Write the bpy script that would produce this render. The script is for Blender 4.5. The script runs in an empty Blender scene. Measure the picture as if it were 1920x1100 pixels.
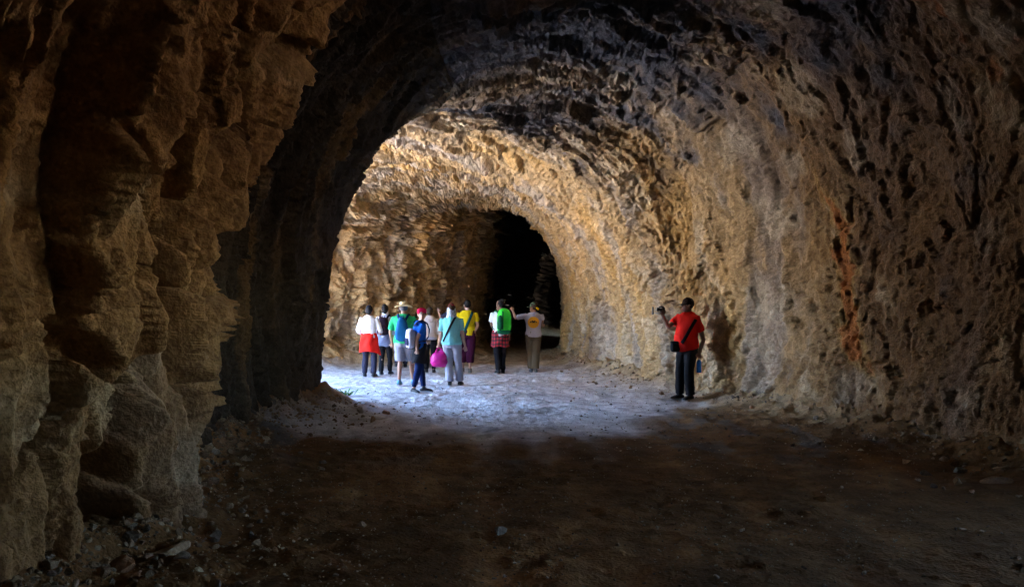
import bpy, bmesh, math, random
import numpy as np
from mathutils import Vector, Matrix
from mathutils.bvhtree import BVHTree

random.seed(7)
rng = np.random.RandomState(11)
scene = bpy.context.scene
COL = scene.collection
R = math.radians

# ------------------------------------------------------------------ camera
EYE = 1.70
cam_d = bpy.data.cameras.new('camera')
cam_d.sensor_width = 36.0
cam_d.lens = 30.0
cam_d.shift_y = -15.0 / 1920.0 * -1.0
cam_d.clip_start = 0.05
cam_d.clip_end = 2000
cam = bpy.data.objects.new('camera', cam_d)
cam.location = (0, 0, EYE)
cam.rotation_euler = (R(90), 0, 0)
COL.objects.link(cam)
scene.camera = cam

# ------------------------------------------------------------------ daylight
SUN_EL, SUN_ROT = 60.0, -52.0          # degrees; rotation measured from +Y towards +X
world = bpy.data.worlds.new('World')
scene.world = world
world.use_nodes = True
wn = world.node_tree.nodes
wl = world.node_tree.links
wn.clear()
w_out = wn.new('ShaderNodeOutputWorld')
w_bg = wn.new('ShaderNodeBackground')
w_sky = wn.new('ShaderNodeTexSky')
w_sky.sky_type = 'NISHITA'
w_sky.sun_disc = False
w_sky.sun_elevation = R(SUN_EL)
w_sky.sun_rotation = R(SUN_ROT)
w_sky.air_density = 1.0
w_sky.dust_density = 0.0
w_sky.ozone_density = 5.0
w_bg.inputs['Strength'].default_value = 0.15
wl.new(w_sky.outputs[0], w_bg.inputs[0])
wl.new(w_bg.outputs[0], w_out.inputs[0])

sun_d = bpy.data.lights.new('sun', 'SUN')
sun_d.energy = 3.2
sun_d.angle = R(0.5)
sun_d.color = (1.0, 0.93, 0.82)
sun = bpy.data.objects.new('sun', sun_d)
sd = Vector((math.sin(R(SUN_ROT)) * math.cos(R(SUN_EL)), math.cos(R(SUN_ROT)) * math.cos(R(SUN_EL)), math.sin(R(SUN_EL))))
sun.rotation_euler = (-sd).to_track_quat('-Z', 'Y').to_euler()
sun.location = (0, 0, 60)
COL.objects.link(sun)

scene.view_settings.view_transform = 'Standard'
scene.view_settings.look = 'None'
scene.view_settings.gamma = 1.0
scene.view_settings.exposure = 5.8
scene.view_settings.use_curve_mapping = False
scene.cycles.use_denoising = True
scene.cycles.use_adaptive_sampling = False      # interior light is dim before exposure; the threshold would stop too early
scene.cycles.max_bounces = 6
scene.cycles.diffuse_bounces = 4
scene.cycles.sample_clamp_indirect = 6.0

# ------------------------------------------------------------------ noise (numpy)
def _hash(ix, iy, iz, seed):
    h = (ix.astype(np.int64) * 73856093) ^ (iy.astype(np.int64) * 19349663) ^ (iz.astype(np.int64) * 83492791) ^ (seed * 2654435761)
    h = (h ^ (h >> 13)) * 1274126177
    h = h & 0x7fffffff
    h = (h ^ (h >> 16)) * 668265263
    return (h & 0x7fffffff)

def _rnd(ix, iy, iz, seed):
    return (_hash(ix, iy, iz, seed) & 0xffffff) / float(0xffffff)

def vnoise(p, seed=0):
    i = np.floor(p).astype(np.int64)
    f = p - i
    f = f * f * f * (f * (f * 6 - 15) + 10)
    out = np.zeros(len(p))
    for dx in (0, 1):
        wx = f[:, 0] if dx else 1 - f[:, 0]
        for dy in (0, 1):
            wy = f[:, 1] if dy else 1 - f[:, 1]
            for dz in (0, 1):
                wz = f[:, 2] if dz else 1 - f[:, 2]
                out += wx * wy * wz * _rnd(i[:, 0] + dx, i[:, 1] + dy, i[:, 2] + dz, seed)
    return out * 2 - 1

def fbm(p, octv=4, seed=0, gain=0.5, ridged=False):
    out = np.zeros(len(p)); a = 1.0; tot = 0
    q = p.copy()
    for k in range(octv):
        n = vnoise(q, seed + k * 17)
        if ridged:
            n = 1 - 2 * np.abs(n)
        out += a * n; tot += a
        a *= gain
        q = q * 2.03 + 13.7
    return out / tot

def worley2(p, seed=0):
    """2-D cells on p[:, :2]: F1, F2, random of the nearest cell, second random"""
    i = np.floor(p[:, :2]).astype(np.int64)
    f1 = np.full(len(p), 9.0); f2 = np.full(len(p), 9.0)
    r1 = np.zeros(len(p)); tx = np.zeros(len(p)); ty = np.zeros(len(p))
    z0 = np.zeros(len(p), dtype=np.int64)
    for dx in (-1, 0, 1):
        for dy in (-1, 0, 1):
            cx = i[:, 0] + dx; cy = i[:, 1] + dy
            px = cx + _rnd(cx, cy, z0, seed + 1); py = cy + _rnd(cx, cy, z0, seed + 2)
            ddx = p[:, 0] - px; ddy = p[:, 1] - py
            d = np.sqrt(ddx * ddx + ddy * ddy)
            near = d < f1
            f2 = np.where(near, f1, np.minimum(f2, d))
            r1 = np.where(near, _rnd(cx, cy, z0, seed + 3), r1)
            tx = np.where(near, ddx, tx); ty = np.where(near, ddy, ty)
            f1 = np.where(near, d, f1)
    return f1, f2, r1, tx, ty

def sstep(a, b, x):
    t = np.clip((x - a) / (b - a), 0, 1)
    return t * t * (3 - 2 * t)

# ------------------------------------------------------------------ materials
def new_mat(name):
    m = bpy.data.materials.new(name)
    m.use_nodes = True
    nt = m.node_tree
    b = nt.nodes['Principled BSDF']
    return m, nt, b

def N(nt, t, **kw):
    n = nt.nodes.new(t)
    for k, v in kw.items():
        setattr(n, k, v)
    return n

def simple(name, col, rough=0.75, noise=0.12, scale=35.0, bump=0.15, spec=0.3, metallic=0.0):
    m, nt, b = new_mat(name)
    b.inputs['Roughness'].default_value = rough
    b.inputs['Specular IOR Level'].default_value = spec
    b.inputs['Metallic'].default_value = metallic
    tc = N(nt, 'ShaderNodeTexCoord')
    tn = N(nt, 'ShaderNodeTexNoise'); tn.inputs['Scale'].default_value = scale; tn.inputs['Detail'].default_value = 3
    nt.links.new(tc.outputs['Object'], tn.inputs['Vector'])
    mx = N(nt, 'ShaderNodeMix', data_type='RGBA')
    mx.inputs[6].default_value = tuple(c * (1 - noise) for c in col) + (1,)
    mx.inputs[7].default_value = tuple(min(1, c * (1 + noise)) for c in col) + (1,)
    nt.links.new(tn.outputs[0], mx.inputs[0])
    nt.links.new(mx.outputs[2], b.inputs['Base Color'])
    if bump:
        bp = N(nt, 'ShaderNodeBump'); bp.inputs['Strength'].default_value = bump; bp.inputs['Distance'].default_value = 0.01
        nt.links.new(tn.outputs[0], bp.inputs['Height'])
        nt.links.new(bp.outputs[0], b.inputs['Normal'])
    return m

def rock_material(name, s1=9.0, s2=45.0, bump=0.7, rough=0.9, spec=0.2):
    m, nt, b = new_mat(name)
    b.inputs['Roughness'].default_value = rough
    b.inputs['Specular IOR Level'].default_value = spec
    at = N(nt, 'ShaderNodeAttribute', attribute_name='tone')
    tc = N(nt, 'ShaderNodeTexCoord')
    n1 = N(nt, 'ShaderNodeTexNoise'); n1.inputs['Scale'].default_value = s1; n1.inputs['Detail'].default_value = 8; n1.inputs['Roughness'].default_value = 0.65
    n2 = N(nt, 'ShaderNodeTexNoise'); n2.inputs['Scale'].default_value = s2; n2.inputs['Detail'].default_value = 5
    vo = N(nt, 'ShaderNodeTexVoronoi', feature='F1'); vo.inputs['Scale'].default_value = s1 * 2.3
    for n in (n1, n2, vo):
        nt.links.new(tc.outputs['Object'], n.inputs['Vector'])
    rp = N(nt, 'ShaderNodeValToRGB')
    rp.color_ramp.elements[0].position = 0.28; rp.color_ramp.elements[0].color = (0.45, 0.43, 0.42, 1)
    rp.color_ramp.elements[1].position = 0.72; rp.color_ramp.elements[1].color = (1.5, 1.48, 1.45, 1)
    nt.links.new(n1.outputs[0], rp.inputs[0])
    mu = N(nt, 'ShaderNodeMix', data_type='RGBA', blend_type='MULTIPLY'); mu.inputs[0].default_value = 0.75
    nt.links.new(at.outputs['Color'], mu.inputs[6]); nt.links.new(rp.outputs[0], mu.inputs[7])
    rp2 = N(nt, 'ShaderNodeValToRGB')
    rp2.color_ramp.elements[0].position = 0.3; rp2.color_ramp.elements[0].color = (0.7, 0.7, 0.7, 1)
    rp2.color_ramp.elements[1].position = 0.7; rp2.color_ramp.elements[1].color = (1.25, 1.25, 1.25, 1)
    nt.links.new(n2.outputs[0], rp2.inputs[0])
    mu2 = N(nt, 'ShaderNodeMix', data_type='RGBA', blend_type='MULTIPLY'); mu2.inputs[0].default_value = 0.8
    nt.links.new(mu.outputs[2], mu2.inputs[6]); nt.links.new(rp2.outputs[0], mu2.inputs[7])
    nt.links.new(mu2.outputs[2], b.inputs['Base Color'])
    ad = N(nt, 'ShaderNodeMath', operation='MULTIPLY_ADD'); ad.inputs[1].default_value = 0.5
    nt.links.new(n2.outputs[0], ad.inputs[0]); nt.links.new(n1.outputs[0], ad.inputs[2])
    ad2 = N(nt, 'ShaderNodeMath', operation='MULTIPLY_ADD'); ad2.inputs[1].default_value = 0.35
    nt.links.new(vo.outputs['Distance'], ad2.inputs[0]); nt.links.new(ad.outputs[0], ad2.inputs[2])
    bp = N(nt, 'ShaderNodeBump'); bp.inputs['Strength'].default_value = bump; bp.inputs['Distance'].default_value = 0.05
    nt.links.new(ad2.outputs[0], bp.inputs['Height'])
    nt.links.new(bp.outputs[0], b.inputs['Normal'])
    return m

M_ROCK = rock_material('limestone')
M_GROUND = rock_material('dusty_earth', 3.0, 40.0, 0.8, 0.95, 0.1)
M_STONE = rock_material('loose_stone', 12.0, 70.0, 0.4)

# ------------------------------------------------------------------ mesh helpers
def mesh_from(name, verts, quads, mat, tone=None, smooth=True):
    me = bpy.data.meshes.new(name)
    verts = np.asarray(verts, dtype=np.float32); quads = np.asarray(quads, dtype=np.int32)
    k = quads.shape[1]
    me.vertices.add(len(verts)); me.vertices.foreach_set('co', verts.ravel())
    me.loops.add(quads.size); me.loops.foreach_set('vertex_index', quads.ravel())
    me.polygons.add(len(quads))
    me.polygons.foreach_set('loop_start', np.arange(0, quads.size, k, dtype=np.int32))
    me.polygons.foreach_set('loop_total', np.full(len(quads), k, dtype=np.int32))
    me.update(calc_edges=True)
    me.polygons.foreach_set('use_smooth', np.full(len(quads), smooth, dtype=bool))
    if tone is not None:
        a = me.color_attributes.new('tone', 'FLOAT_COLOR', 'POINT')
        rgba = np.ones((len(verts), 4), dtype=np.float32); rgba[:, :3] = tone
        a.data.foreach_set('color', rgba.ravel())
    me.materials.append(mat)
    return me

def link(name, me, parent=None, **props):
    o = bpy.data.objects.new(name, me)
    COL.objects.link(o)
    if parent is not None:
        o.parent = parent
    for k, v in props.items():
        if v is not None:
            o[k] = v
    return o

def compact(verts, quads, tone):
    used = np.unique(quads)
    remap = np.full(len(verts), -1, dtype=np.int64); remap[used] = np.arange(len(used))
    return verts[used], remap[quads], tone[used]

# ------------------------------------------------------------------ the tunnel
# rows: left foot x,y ; right foot x,y ; crown height ; number of sections to the next row
ROWS = [
    (3.6, -9.0, 4.4, -9.0, 0.5, 12),
    (-0.9, -3.0, 5.3, -3.0, 4.2, 16),
    (-2.9, 1.5, 5.4, 2.8, 5.3, 40),
    (-2.78, 3.2, 5.7, 3.8, 5.4, 50),
    (-2.74, 3.7, 9.6, 4.7, 5.4, 100),
    (-2.60, 5.0, 9.6, 6.1, 5.5, 50),
    (-2.50, 5.6, 5.9, 6.4, 5.5, 60),
    (-2.60, 6.2, 5.45, 7.0, 5.6, 60),
    (-3.05, 7.4, 5.25, 8.6, 5.75, 100),
    (-3.45, 10.6, 4.6, 11.6, 5.75, 60),
    (-3.00, 13.2, 3.8, 14.2, 5.6, 24),
    (-3.4, 13.9, 3.55, 14.9, 5.35, 40),
    (-5.6, 14.2, 3.3, 15.6, 5.3, 30),
    (-9.4, 14.3, 3.0, 16.4, 5.3, 50),
    (-9.4, 17.0, 2.55, 18.4, 5.3, 40),
    (-6.4, 19.8, 2.15, 20.4, 5.2, 70),
    (-4.9, 21.9, 1.9, 23.0, 4.95, 70),
    (-3.1, 23.5, 1.75, 27.0, 4.9, 70),
    (-1.45, 25.8, 2.0, 30.4, 5.6, 60),
    (-0.6, 33.0, 3.9, 33.0, 5.8, 30),
    (0.8, 41.0, 6.6, 38.0, 5.6, 20),
    (-2.5, 43.5, 8.0, 40.0, 5.4, 20),
    (-2.5, 48.0, 9.5, 43.0, 5.4, 20),
    (2.0, 50.5, 11.0, 46.0, 5.2, 20),
    (6.0, 60.0, 14.0, 56.0, 5.2, 0),
]
def spline_rows():
    P = np.array([r[:5] for r in ROWS]); n = [r[5] for r in ROWS]
    out = []
    for i in range(len(P) - 1):
        p0 = P[max(i - 1, 0)]; p1 = P[i]; p2 = P[i + 1]; p3 = P[min(i + 2, len(P) - 1)]
        # tangents limited, so the spline does not overshoot
        m1 = (p2 - p0) * 0.35; m2 = (p3 - p1) * 0.35
        lim = np.abs(p2 - p1) * 1.2 + 1e-6
        m1 = np.clip(m1, -lim, lim); m2 = np.clip(m2, -lim, lim)
        for k in range(n[i]):
            t = k / n[i]; t2 = t * t; t3 = t2 * t
            out.append((2 * t3 - 3 * t2 + 1) * p1 + (t3 - 2 * t2 + t) * m1 + (-2 * t3 + 3 * t2) * p2 + (t3 - t2) * m2)
    out.append(P[-1])
    return np.array(out)
SEC = spline_rows()
NS, NV = len(SEC), 860

def arch_profile(p=2.5):
    th = np.linspace(0, math.pi, 4000)
    x = -np.sign(np.cos(th)) * np.abs(np.cos(th)) ** (2 / p)
    z = np.abs(np.sin(th)) ** (2 / p)
    # resample by arc length with true-ish proportions (4 m half width, 5.3 m high)
    s = np.concatenate([[0], np.cumsum(np.hypot(np.diff(x) * 4, np.diff(z) * 5.3))])
    u = np.linspace(0, s[-1], NV)
    return np.interp(u, s, x), np.interp(u, s, z), u
PX, PZ, PU = arch_profile()

Lx, Ly, Rx, Ry, HH = SEC.T
w = (PX + 1) / 2                                     # 0 left foot .. 1 right foot
SX = Lx[:, None] * (1 - w) + Rx[:, None] * w
SY = Ly[:, None] * (1 - w) + Ry[:, None] * w
SZ = HH[:, None] * PZ[None, :] - 0.25
base = np.stack([SX, SY, SZ], axis=2)
# lengths along the tunnel for the left and the right foot
aL = np.concatenate([[0], np.cumsum(np.hypot(np.diff(Lx), np.diff(Ly)))])
aR = np.concatenate([[0], np.cumsum(np.hypot(np.diff(Rx), np.diff(Ry)))])
UU = aL[:, None] * (1 - w) + aR[:, None] * w
VV = np.broadcast_to(PU[None, :], UU.shape)
# inward normals of the smooth shell
du = np.gradient(base, axis=0); dv = np.gradient(base, axis=1)
nrm = np.cross(dv, du)
nrm /= np.maximum(np.linalg.norm(nrm, axis=2, keepdims=True), 1e-9)
cen = np.stack([(Lx + Rx) / 2, (Ly + Ry) / 2, HH * 0.4], axis=1)[:, None, :]
flip = np.sign(np.sum(nrm * (cen - base), axis=2, keepdims=True))
nrm = nrm * np.where(np.median(flip) < 0, -1, 1)

P3 = base.reshape(-1, 3); NR = nrm.reshape(-1, 3)
U = UU.ravel(); V = VV.ravel(); W = np.broadcast_to(w[None, :], UU.shape).ravel()
leftness = 1 - sstep(0.10, 0.42, W)                  # left wall
rightness = sstep(0.60, 0.9, W)
nearL = leftness * (1 - sstep(8.0, 12.5, P3[:, 1]))
farL = leftness * sstep(19.0, 21.0, P3[:, 1])

warp = np.stack([fbm(P3 * 0.9, 3, 5), fbm(P3 * 0.9 + 31, 3, 6), np.zeros(len(P3))], axis=1)
lw = np.array([1.1, 1.1, 0.40])
warpL = np.stack([fbm(P3 * lw, 2, 5), fbm(P3 * lw + 31, 2, 6), np.zeros(len(P3))], axis=1)
warp = np.where((nearL > 0.02)[:, None], warpL, warp)
q = np.stack([U + 0.25 * V * (1 - 2 * W), V, np.zeros_like(U)], axis=1)
def frac(x): return x - np.floor(x)
def facets(a, seed, step, tilt, wid, depth):
    """broken rock: blocks with flat tilted faces and a cleft between them"""
    f1, f2, r1, tx, ty = worley2(a, seed)
    gx = frac(r1 * 57.31) - 0.5; gy = frac(r1 * 193.7) - 0.5
    m = sstep(0.0, wid, f2 - f1)
    return ((r1 - 0.5) * step + (tx * gx + ty * gy) * 2 * tilt) * m - depth * (1 - m), r1, f1
calm = 1 - 0.45 * rightness
rim = np.exp(-((P3[:, 1] - 13.2) / 1.6) ** 2) * (1 - rightness)
vq = np.where((P3[:, 1] > 15.5) & (W > 0.12), 1.8, 1.0)
q = q * np.stack([np.ones_like(vq), vq, np.ones_like(vq)], axis=1)
D = (0.40 - 0.12 * rightness - 0.22 * nearL) * (1 - 0.75 * rim) * fbm(P3 * np.array([0.33, 0.42, 0.28]), 3, 40)
crk = worley2(q * np.where((nearL > 0.02)[:, None], [2.3, 0.35, 1], [2.3, 0.85, 1]) + warp * 1.1 + 4.4, 120); w1 = np.clip(crk[1] - crk[0], 0, 1)
D -= 0.075 * (1 - sstep(0.0, 0.055, w1)) * (0.25 + 0.9 * nearL + 0.6 * farL) * (crk[2] > 0.3)
onleft = (nearL > 0.02)[:, None]
d_, slab_r, _ = facets(q * np.where(onleft, [0.95, 0.09, 1], [0.95, 0.40, 1]) + warp * np.where(onleft, 0.35, 0.65), 100, 0.30, 0.16, 0.10, 0.10)
D += d_ * (0.45 + 0.35 * nearL + 0.6 * farL - 0.15 * rightness)
d_, med_r, _ = facets(q * np.where(onleft, [2.6, 0.38, 1], [2.1, 1.25, 1]) + warp * np.where(onleft, 0.6, 0.9) + 7.3, 200, 0.13, 0.20, 0.05, 0.05)
D += d_ * (0.9 + 0.45 * nearL + 0.6 * farL) * (1 - 0.5 * rightness)
d_, small_r, _ = facets(q * np.where(onleft, [6.0, 0.8, 1], [5.2, 3.6, 1]) + warp * 0.9 + 3.1, 300, 0.060, 0.105, 0.07, 0.025)
D += d_ * (1.0 + 0.7 * nearL + 0.5 * farL) * (0.5 + 0.5 * sstep(-0.4, 0.2, fbm(P3 * 0.8, 2, 66))) * (1 - 0.25 * rightness)
d_, tiny_r, _ = facets(q * np.where(onleft, [13.0, 3.5, 1], [13.0, 9.0, 1]) + warp * 1.6 + 9.1, 350, 0.026, 0.042, 0.10, 0.010)
D += d_ * (1.0 + 0.6 * nearL)
# scattered pits
a = q * np.array([5.0, 3.6, 1]) + warp * 1.2 + 1.7
f1, f2, r1, tx, ty = worley2(a, 400)
D -= 0.03 * (r1 > 0.95) * (1 - sstep(0.04, 0.18, f1)) * (1 - nearL) * (1 - rightness * (1 - sstep(12.0, 15.0, P3[:, 1])))
D += 0.030 * fbm(P3 * np.array([3.2, 3.2, 1.4]), 4, 70, gain=0.6) * (1 - 0.3 * rightness) + 0.012 * fbm(P3 * 22.0, 2, 80)
D *= 1 - 0.30 * rightness * (1 - sstep(12.0, 15.0, P3[:, 1]))
D *= 1 - 0.45 * rim * (1 - sstep(0.3, 0.55, W))
# the deep clefts of the near left wall, each as a line of (distance along, height) on the wall
def wall_yz(px, py):
    y = 2.62 * 1600 / (960 - px); return y, EYE - (py - 565) / 1600 * y
CLEFTS = [   # points, depth, half width, lift of the block above
    ([(150, 40), (100, 180), (62, 290), (80, 400), (40, 480)], 0.40, 0.05, 0.10),
    ([(262, 0), (240, 90), (205, 190), (165, 280), (128, 400), (112, 500)], 0.62, 0.15, 0.16),
    ([(352, -40), (362, 100), (352, 240), (330, 320), (248, 385), (222, 470), (160, 560), (110, 640)], 0.60, 0.11, 0.17),
    ([(120, 560), (150, 680), (172, 800), (150, 930), (165, 1060)], 0.62, 0.17, 0.06),
    ([(205, 655), (262, 720), (298, 800), (292, 880), (285, 960)], 0.30, 0.035, 0.08),
    ([(255, 640), (275, 560), (300, 480)], 0.22, 0.03, 0.05),
    ([(330, 620), (350, 720), (345, 830), (360, 950)], 0.24, 0.035, 0.05),
    ([(0, 640), (45, 700), (60, 800), (20, 900)], 0.30, 0.05, 0.08),
    ([(330, 30), (318, 110), (335, 190)], 0.20, 0.025, 0.04),
    ([(400, 380), (420, 600), (430, 900)], 0.45, 0.20, 0.0),
]
sel = np.where((nearL > 0.05) & (P3[:, 1] > 2.5) & (P3[:, 1] < 10))[0]
yz = P3[sel][:, 1:3] + 0.20 * np.stack([fbm(P3[sel] * 1.3, 2, 801), fbm(P3[sel] * 1.3 + 9, 2, 802)], axis=1)
for pts_, dep, hw, lift in CLEFTS:
    pl = np.array([wall_yz(*p_) for p_ in pts_])
    best = np.full(len(sel), 99.0); side = np.zeros(len(sel))
    for A_, B_ in zip(pl[:-1], pl[1:]):
        e = B_ - A_; t = np.clip(((yz - A_) @ e) / (e @ e), 0, 1)
        dv_ = yz - (A_ + t[:, None] * e); dd = np.hypot(dv_[:, 0], dv_[:, 1])
        sd_ = np.sign(e[0] * dv_[:, 1] - e[1] * dv_[:, 0])
        side = np.where(dd < best, sd_, side); best = np.minimum(best, dd)
    k_ = nearL[sel]
    D[sel] -= k_ * dep * (1 - sstep(hw * 0.5, hw * 1.5, best))
    D[sel] += k_ * lift * sstep(hw * 0.8, hw * 1.8, best) * (1 - sstep(0.25, 0.75, best)) * (side < 0)
POS = P3 + NR * D[:, None]

# ---- colours of the rock, with shade painted into the near, recess and far parts
n_lo = fbm(P3 * 0.5, 3, 91); n_md = fbm(P3 * 1.7, 4, 92)
n_st = fbm(q * np.array([1.6, 0.28, 1]) + warp * 0.5, 4, 93)      # streaks running down
tan = np.array([0.47, 0.315, 0.155]); ochre = np.array([0.46, 0.27, 0.085]); grey = np.array([0.33, 0.30, 0.28])
brown = np.array([0.25, 0.122, 0.044]); soot_shade = np.array([0.062, 0.064, 0.078]); rust = np.array([0.32, 0.098, 0.020]); pale = np.array([0.54, 0.43, 0.29])
def mixc(c, t, k):
    t = np.asarray(t)
    return c * (1 - k[:, None]) + t * k[:, None]
T = np.tile(tan, (len(P3), 1))
T = mixc(T, ochre, 0.75 * sstep(0.12, 0.5, n_st))
T = mixc(T, grey, 0.6 * sstep(0.05, 0.5, -n_st + 0.5 * n_md))
T = mixc(T, pale, 0.6 * sstep(0.1, 0.45, n_md))
T *= (0.80 + 0.30 * med_r + 0.22 * (small_r - 0.5) + 0.2 * (tiny_r - 0.5))[:, None]
Yc, Zc, Xc = P3[:, 1], P3[:, 2], P3[:, 0]
near_shade = 1 - sstep(9.0, 14.5, Yc + 1.2 * n_lo - 1.3 * (W > 0.5) * sstep(0.5, 0.62, W))
T = mixc(T, np.where((W > 0.55)[:, None], np.array([0.105, 0.048, 0.018]), brown) * np.ones_like(T), 0.85 * near_shade * (1 - 0.4 * sstep(0.0, 0.5, n_md)))  # brown near rock with shade painted in, deepest on the right
# black soot / mineral film over the crown; shade painted black into the left wall's recess
film_shade = sstep(6.6, 9.0, Yc + 0.8 * n_lo) * (1 - sstep(15.2, 17.2, Yc + 2.0 * n_lo + 1.5 * n_md)) * (1 - sstep(0.68, 0.90, W + 0.25 * n_md + 0.1 * n_lo))
film_shade = np.clip(film_shade * (1.0 - 0.35 * sstep(0.1, 0.5, n_st)), 0, 1)
T = T * (1 - 0.92 * film_shade[:, None]) + 0.92 * film_shade[:, None] * np.where((W < 0.3)[:, None], [0.028, 0.022, 0.017], soot_shade)
T = mixc(T, soot_shade * 0.5, 0.97 * sstep(25.6, 30.5, Yc))  # shade of the far tunnel painted dark past the bend
# rust stain running down the right wall
crust = fbm(P3 * np.array([5, 5, 2.2]), 4, 95)
st = np.exp(-((Yc - 11.25 + 0.45 * n_md - 0.05 * Zc) / 0.19) ** 2) * (W > 0.6) * sstep(0.5, 1.0, Zc) * (1 - sstep(2.9, 3.7, Zc))
T = mixc(T, ochre * 0.7, 0.6 * sstep(0.15, 0.5, st + 0.3 * crust) * (st > 0.05))
T = mixc(T, rust, 0.8 * sstep(0.40, 0.80, st + 0.55 * crust) * (st > 0.05))
st = np.exp(-((Yc - 8.4 + 0.7 * n_md + 0.3 * crust) / 0.5) ** 2) * (W > 0.55) * sstep(3.2, 4.0, Zc) * sstep(0.0, 0.2, n_st)
T = mixc(T, rust * 0.8, 0.6 * sstep(0.35, 0.6, st + 0.4 * crust) * (st > 0.05))
T = np.clip(T, 0.02, 0.8)

idx = np.arange(NS * NV).reshape(NS, NV)
quads = np.stack([idx[:-1, :-1], idx[:-1, 1:], idx[1:, 1:], idx[1:, :-1]], axis=2)
qc = base[:-1, :-1]
wq = np.broadcast_to(w[None, :-1], qc.shape[:2])
rows_n = np.cumsum([0] + [r[5] for r in ROWS])
si = np.broadcast_to(np.arange(NS - 1)[:, None], qc.shape[:2])
hole = (qc[:, :, 0] < -7.2) & (qc[:, :, 1] > 13.9) & (wq < 0.3)                       # the side window on the left
hole |= (wq < 0.2) & (qc[:, :, 0] < -1.2) & (qc[:, :, 1] > 43.4) & (qc[:, :, 1] < 48.2) & (qc[:, :, 2] < 1.25)  # a further window beyond the bend
hole |= (qc[:, :, 0] > 7.4) & (qc[:, :, 1] < 8.0) & (wq > 0.7) & (qc[:, :, 2] > 1.55) & (qc[:, :, 2] < 2.65)       # unseen high opening, added near the camera to light the left wall
hole |= (wq < 0.02) & (qc[:, :, 2] < -0.6)
keep = ~hole
far = (si >= rows_n[14])
regions = {
    'left_rock_wall': keep & (wq < 0.2) & ~far,
    'far_rock_wall': keep & (wq < 0.2) & far,
    'tunnel_vault': keep & (wq >= 0.2) & (wq < 0.8),
    'right_rock_wall': keep & (wq >= 0.8),
}
# smooth vertex normals of the whole shell, so the four pieces meet without a seam
PG = POS.reshape(NS, NV, 3)
gn = np.cross(np.gradient(PG, axis=1), np.gradient(PG, axis=0)).reshape(-1, 3)
gn /= np.maximum(np.linalg.norm(gn, axis=1, keepdims=True), 1e-12)
for nm, msk in regions.items():
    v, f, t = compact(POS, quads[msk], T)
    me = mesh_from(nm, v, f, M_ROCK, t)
    link(nm, me, kind='structure')
# the closed end beyond the bend
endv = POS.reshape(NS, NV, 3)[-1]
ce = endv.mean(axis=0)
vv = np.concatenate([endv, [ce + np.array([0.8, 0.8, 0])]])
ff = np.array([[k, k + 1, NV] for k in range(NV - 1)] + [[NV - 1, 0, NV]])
link('tunnel_end_rock', mesh_from('tunnel_end_rock', vv, ff, M_ROCK, np.tile(soot_shade, (len(vv), 1))), kind='structure')

# ------------------------------------------------------------------ ground
order = np.argsort(Ly[:rows_n[11]])
def XL(y): return np.interp(y, Ly[:rows_n[11]], Lx[:rows_n[11]])
def XLfar(y): return np.interp(y, Ly[rows_n[15]:], Lx[rows_n[15]:])
def XR(y): return np.interp(y, Ry, Rx)
def ground_z(x, y):
    p = np.stack([x, y, np.zeros_like(x)], axis=1)
    dl = np.where(y < 13.8, x - XL(np.minimum(y, 13.4)), np.where(y > 19.8, x - XLfar(y), 3.0))
    dr = XR(y) - x
    n1 = fbm(p * 0.8, 3, 501); n2 = fbm(p * 3.1, 3, 502); n3 = fbm(p * 11.0, 2, 503)
    z = 0.035 * n1 + 0.02 * n2
    lb = np.exp(-np.maximum(dl, 0) / 0.55) * (1 + 0.5 * n2)
    rb = np.exp(-np.maximum(dr, 0) / (0.38 + 0.15 * n1)) * (1 + 0.5 * n2)
    z += 0.34 * lb + 0.30 * rb
    # wheel ruts
    cx = np.interp(y, [0, 8, 14, 20, 30, 45], [1.3, 1.2, 0.6, -0.8, 0.2, 5])
    for o in (-1.35, -0.55, 0.75, 1.5):
        z -= 0.014 * np.exp(-((x - cx - o + 0.25 * n1) / 0.22) ** 2)
    rough = 0.3 + 0.7 * sstep(-0.1, 0.4, fbm(p * 1.3, 2, 504)) + 1.2 * np.clip(lb + rb, 0, 1)
    z += 0.018 * n3 * rough + 0.006 * fbm(p * 27.0, 2, 505)
    f1, f2, r1, tx, ty = worley2(p * 6.0, 510)
    z += 0.022 * (r1 > 0.82) * (1 - sstep(0.1, 0.4, f1)) * rough
    return z
gy = np.concatenate([np.linspace(-12, 3.8, 30, endpoint=False), 3.8 * np.exp(np.linspace(0, math.log(62 / 3.8), 520))])
gx = np.concatenate([np.linspace(-14, -5.5, 50, endpoint=False), np.linspace(-5.5, 6.5, 470, endpoint=False), np.linspace(6.5, 15, 50)])
GX, GY = np.meshgrid(gx, gy)
X_, Y_ = GX.ravel(), GY.ravel()
Z_ = ground_z(X_, Y_)
gp = np.stack([X_, Y_, np.zeros_like(X_)], axis=1)
g1 = fbm(gp * 0.45, 3, 601); g2 = fbm(gp * np.array([3.0, 0.9, 1]), 3, 602); g3 = fbm(gp * 5, 3, 603)
lit_dust = np.array([0.55, 0.565, 0.60]); shaded_soil = np.array([0.14, 0.074, 0.028]); sand = np.array([0.40, 0.29, 0.165])
k = sstep(9.8, 11.4, Y_ - 3.2 * sstep(1.2, 3.6, X_) + 1.6 * g1 + 0.9 * g2)  # light pool painted into the floor: pale bluish inside its edge, dark brown outside
shaded_soil = shaded_soil * (1 + 0.9 * sstep(-0.1, 0.5, fbm(gp * np.array([0.9, 0.35, 1]), 4, 605)))[:, None]
C = shaded_soil * (1 - k[:, None]) + lit_dust * k[:, None]
edge = np.maximum(np.exp(-np.maximum(XR(Y_) - X_, 0) / 0.8), sstep(20.5, 24, Y_ + g1)) * sstep(10, 13, Y_)
C = mixc(C, sand, np.clip(edge * 1.2, 0, 1))
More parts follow.
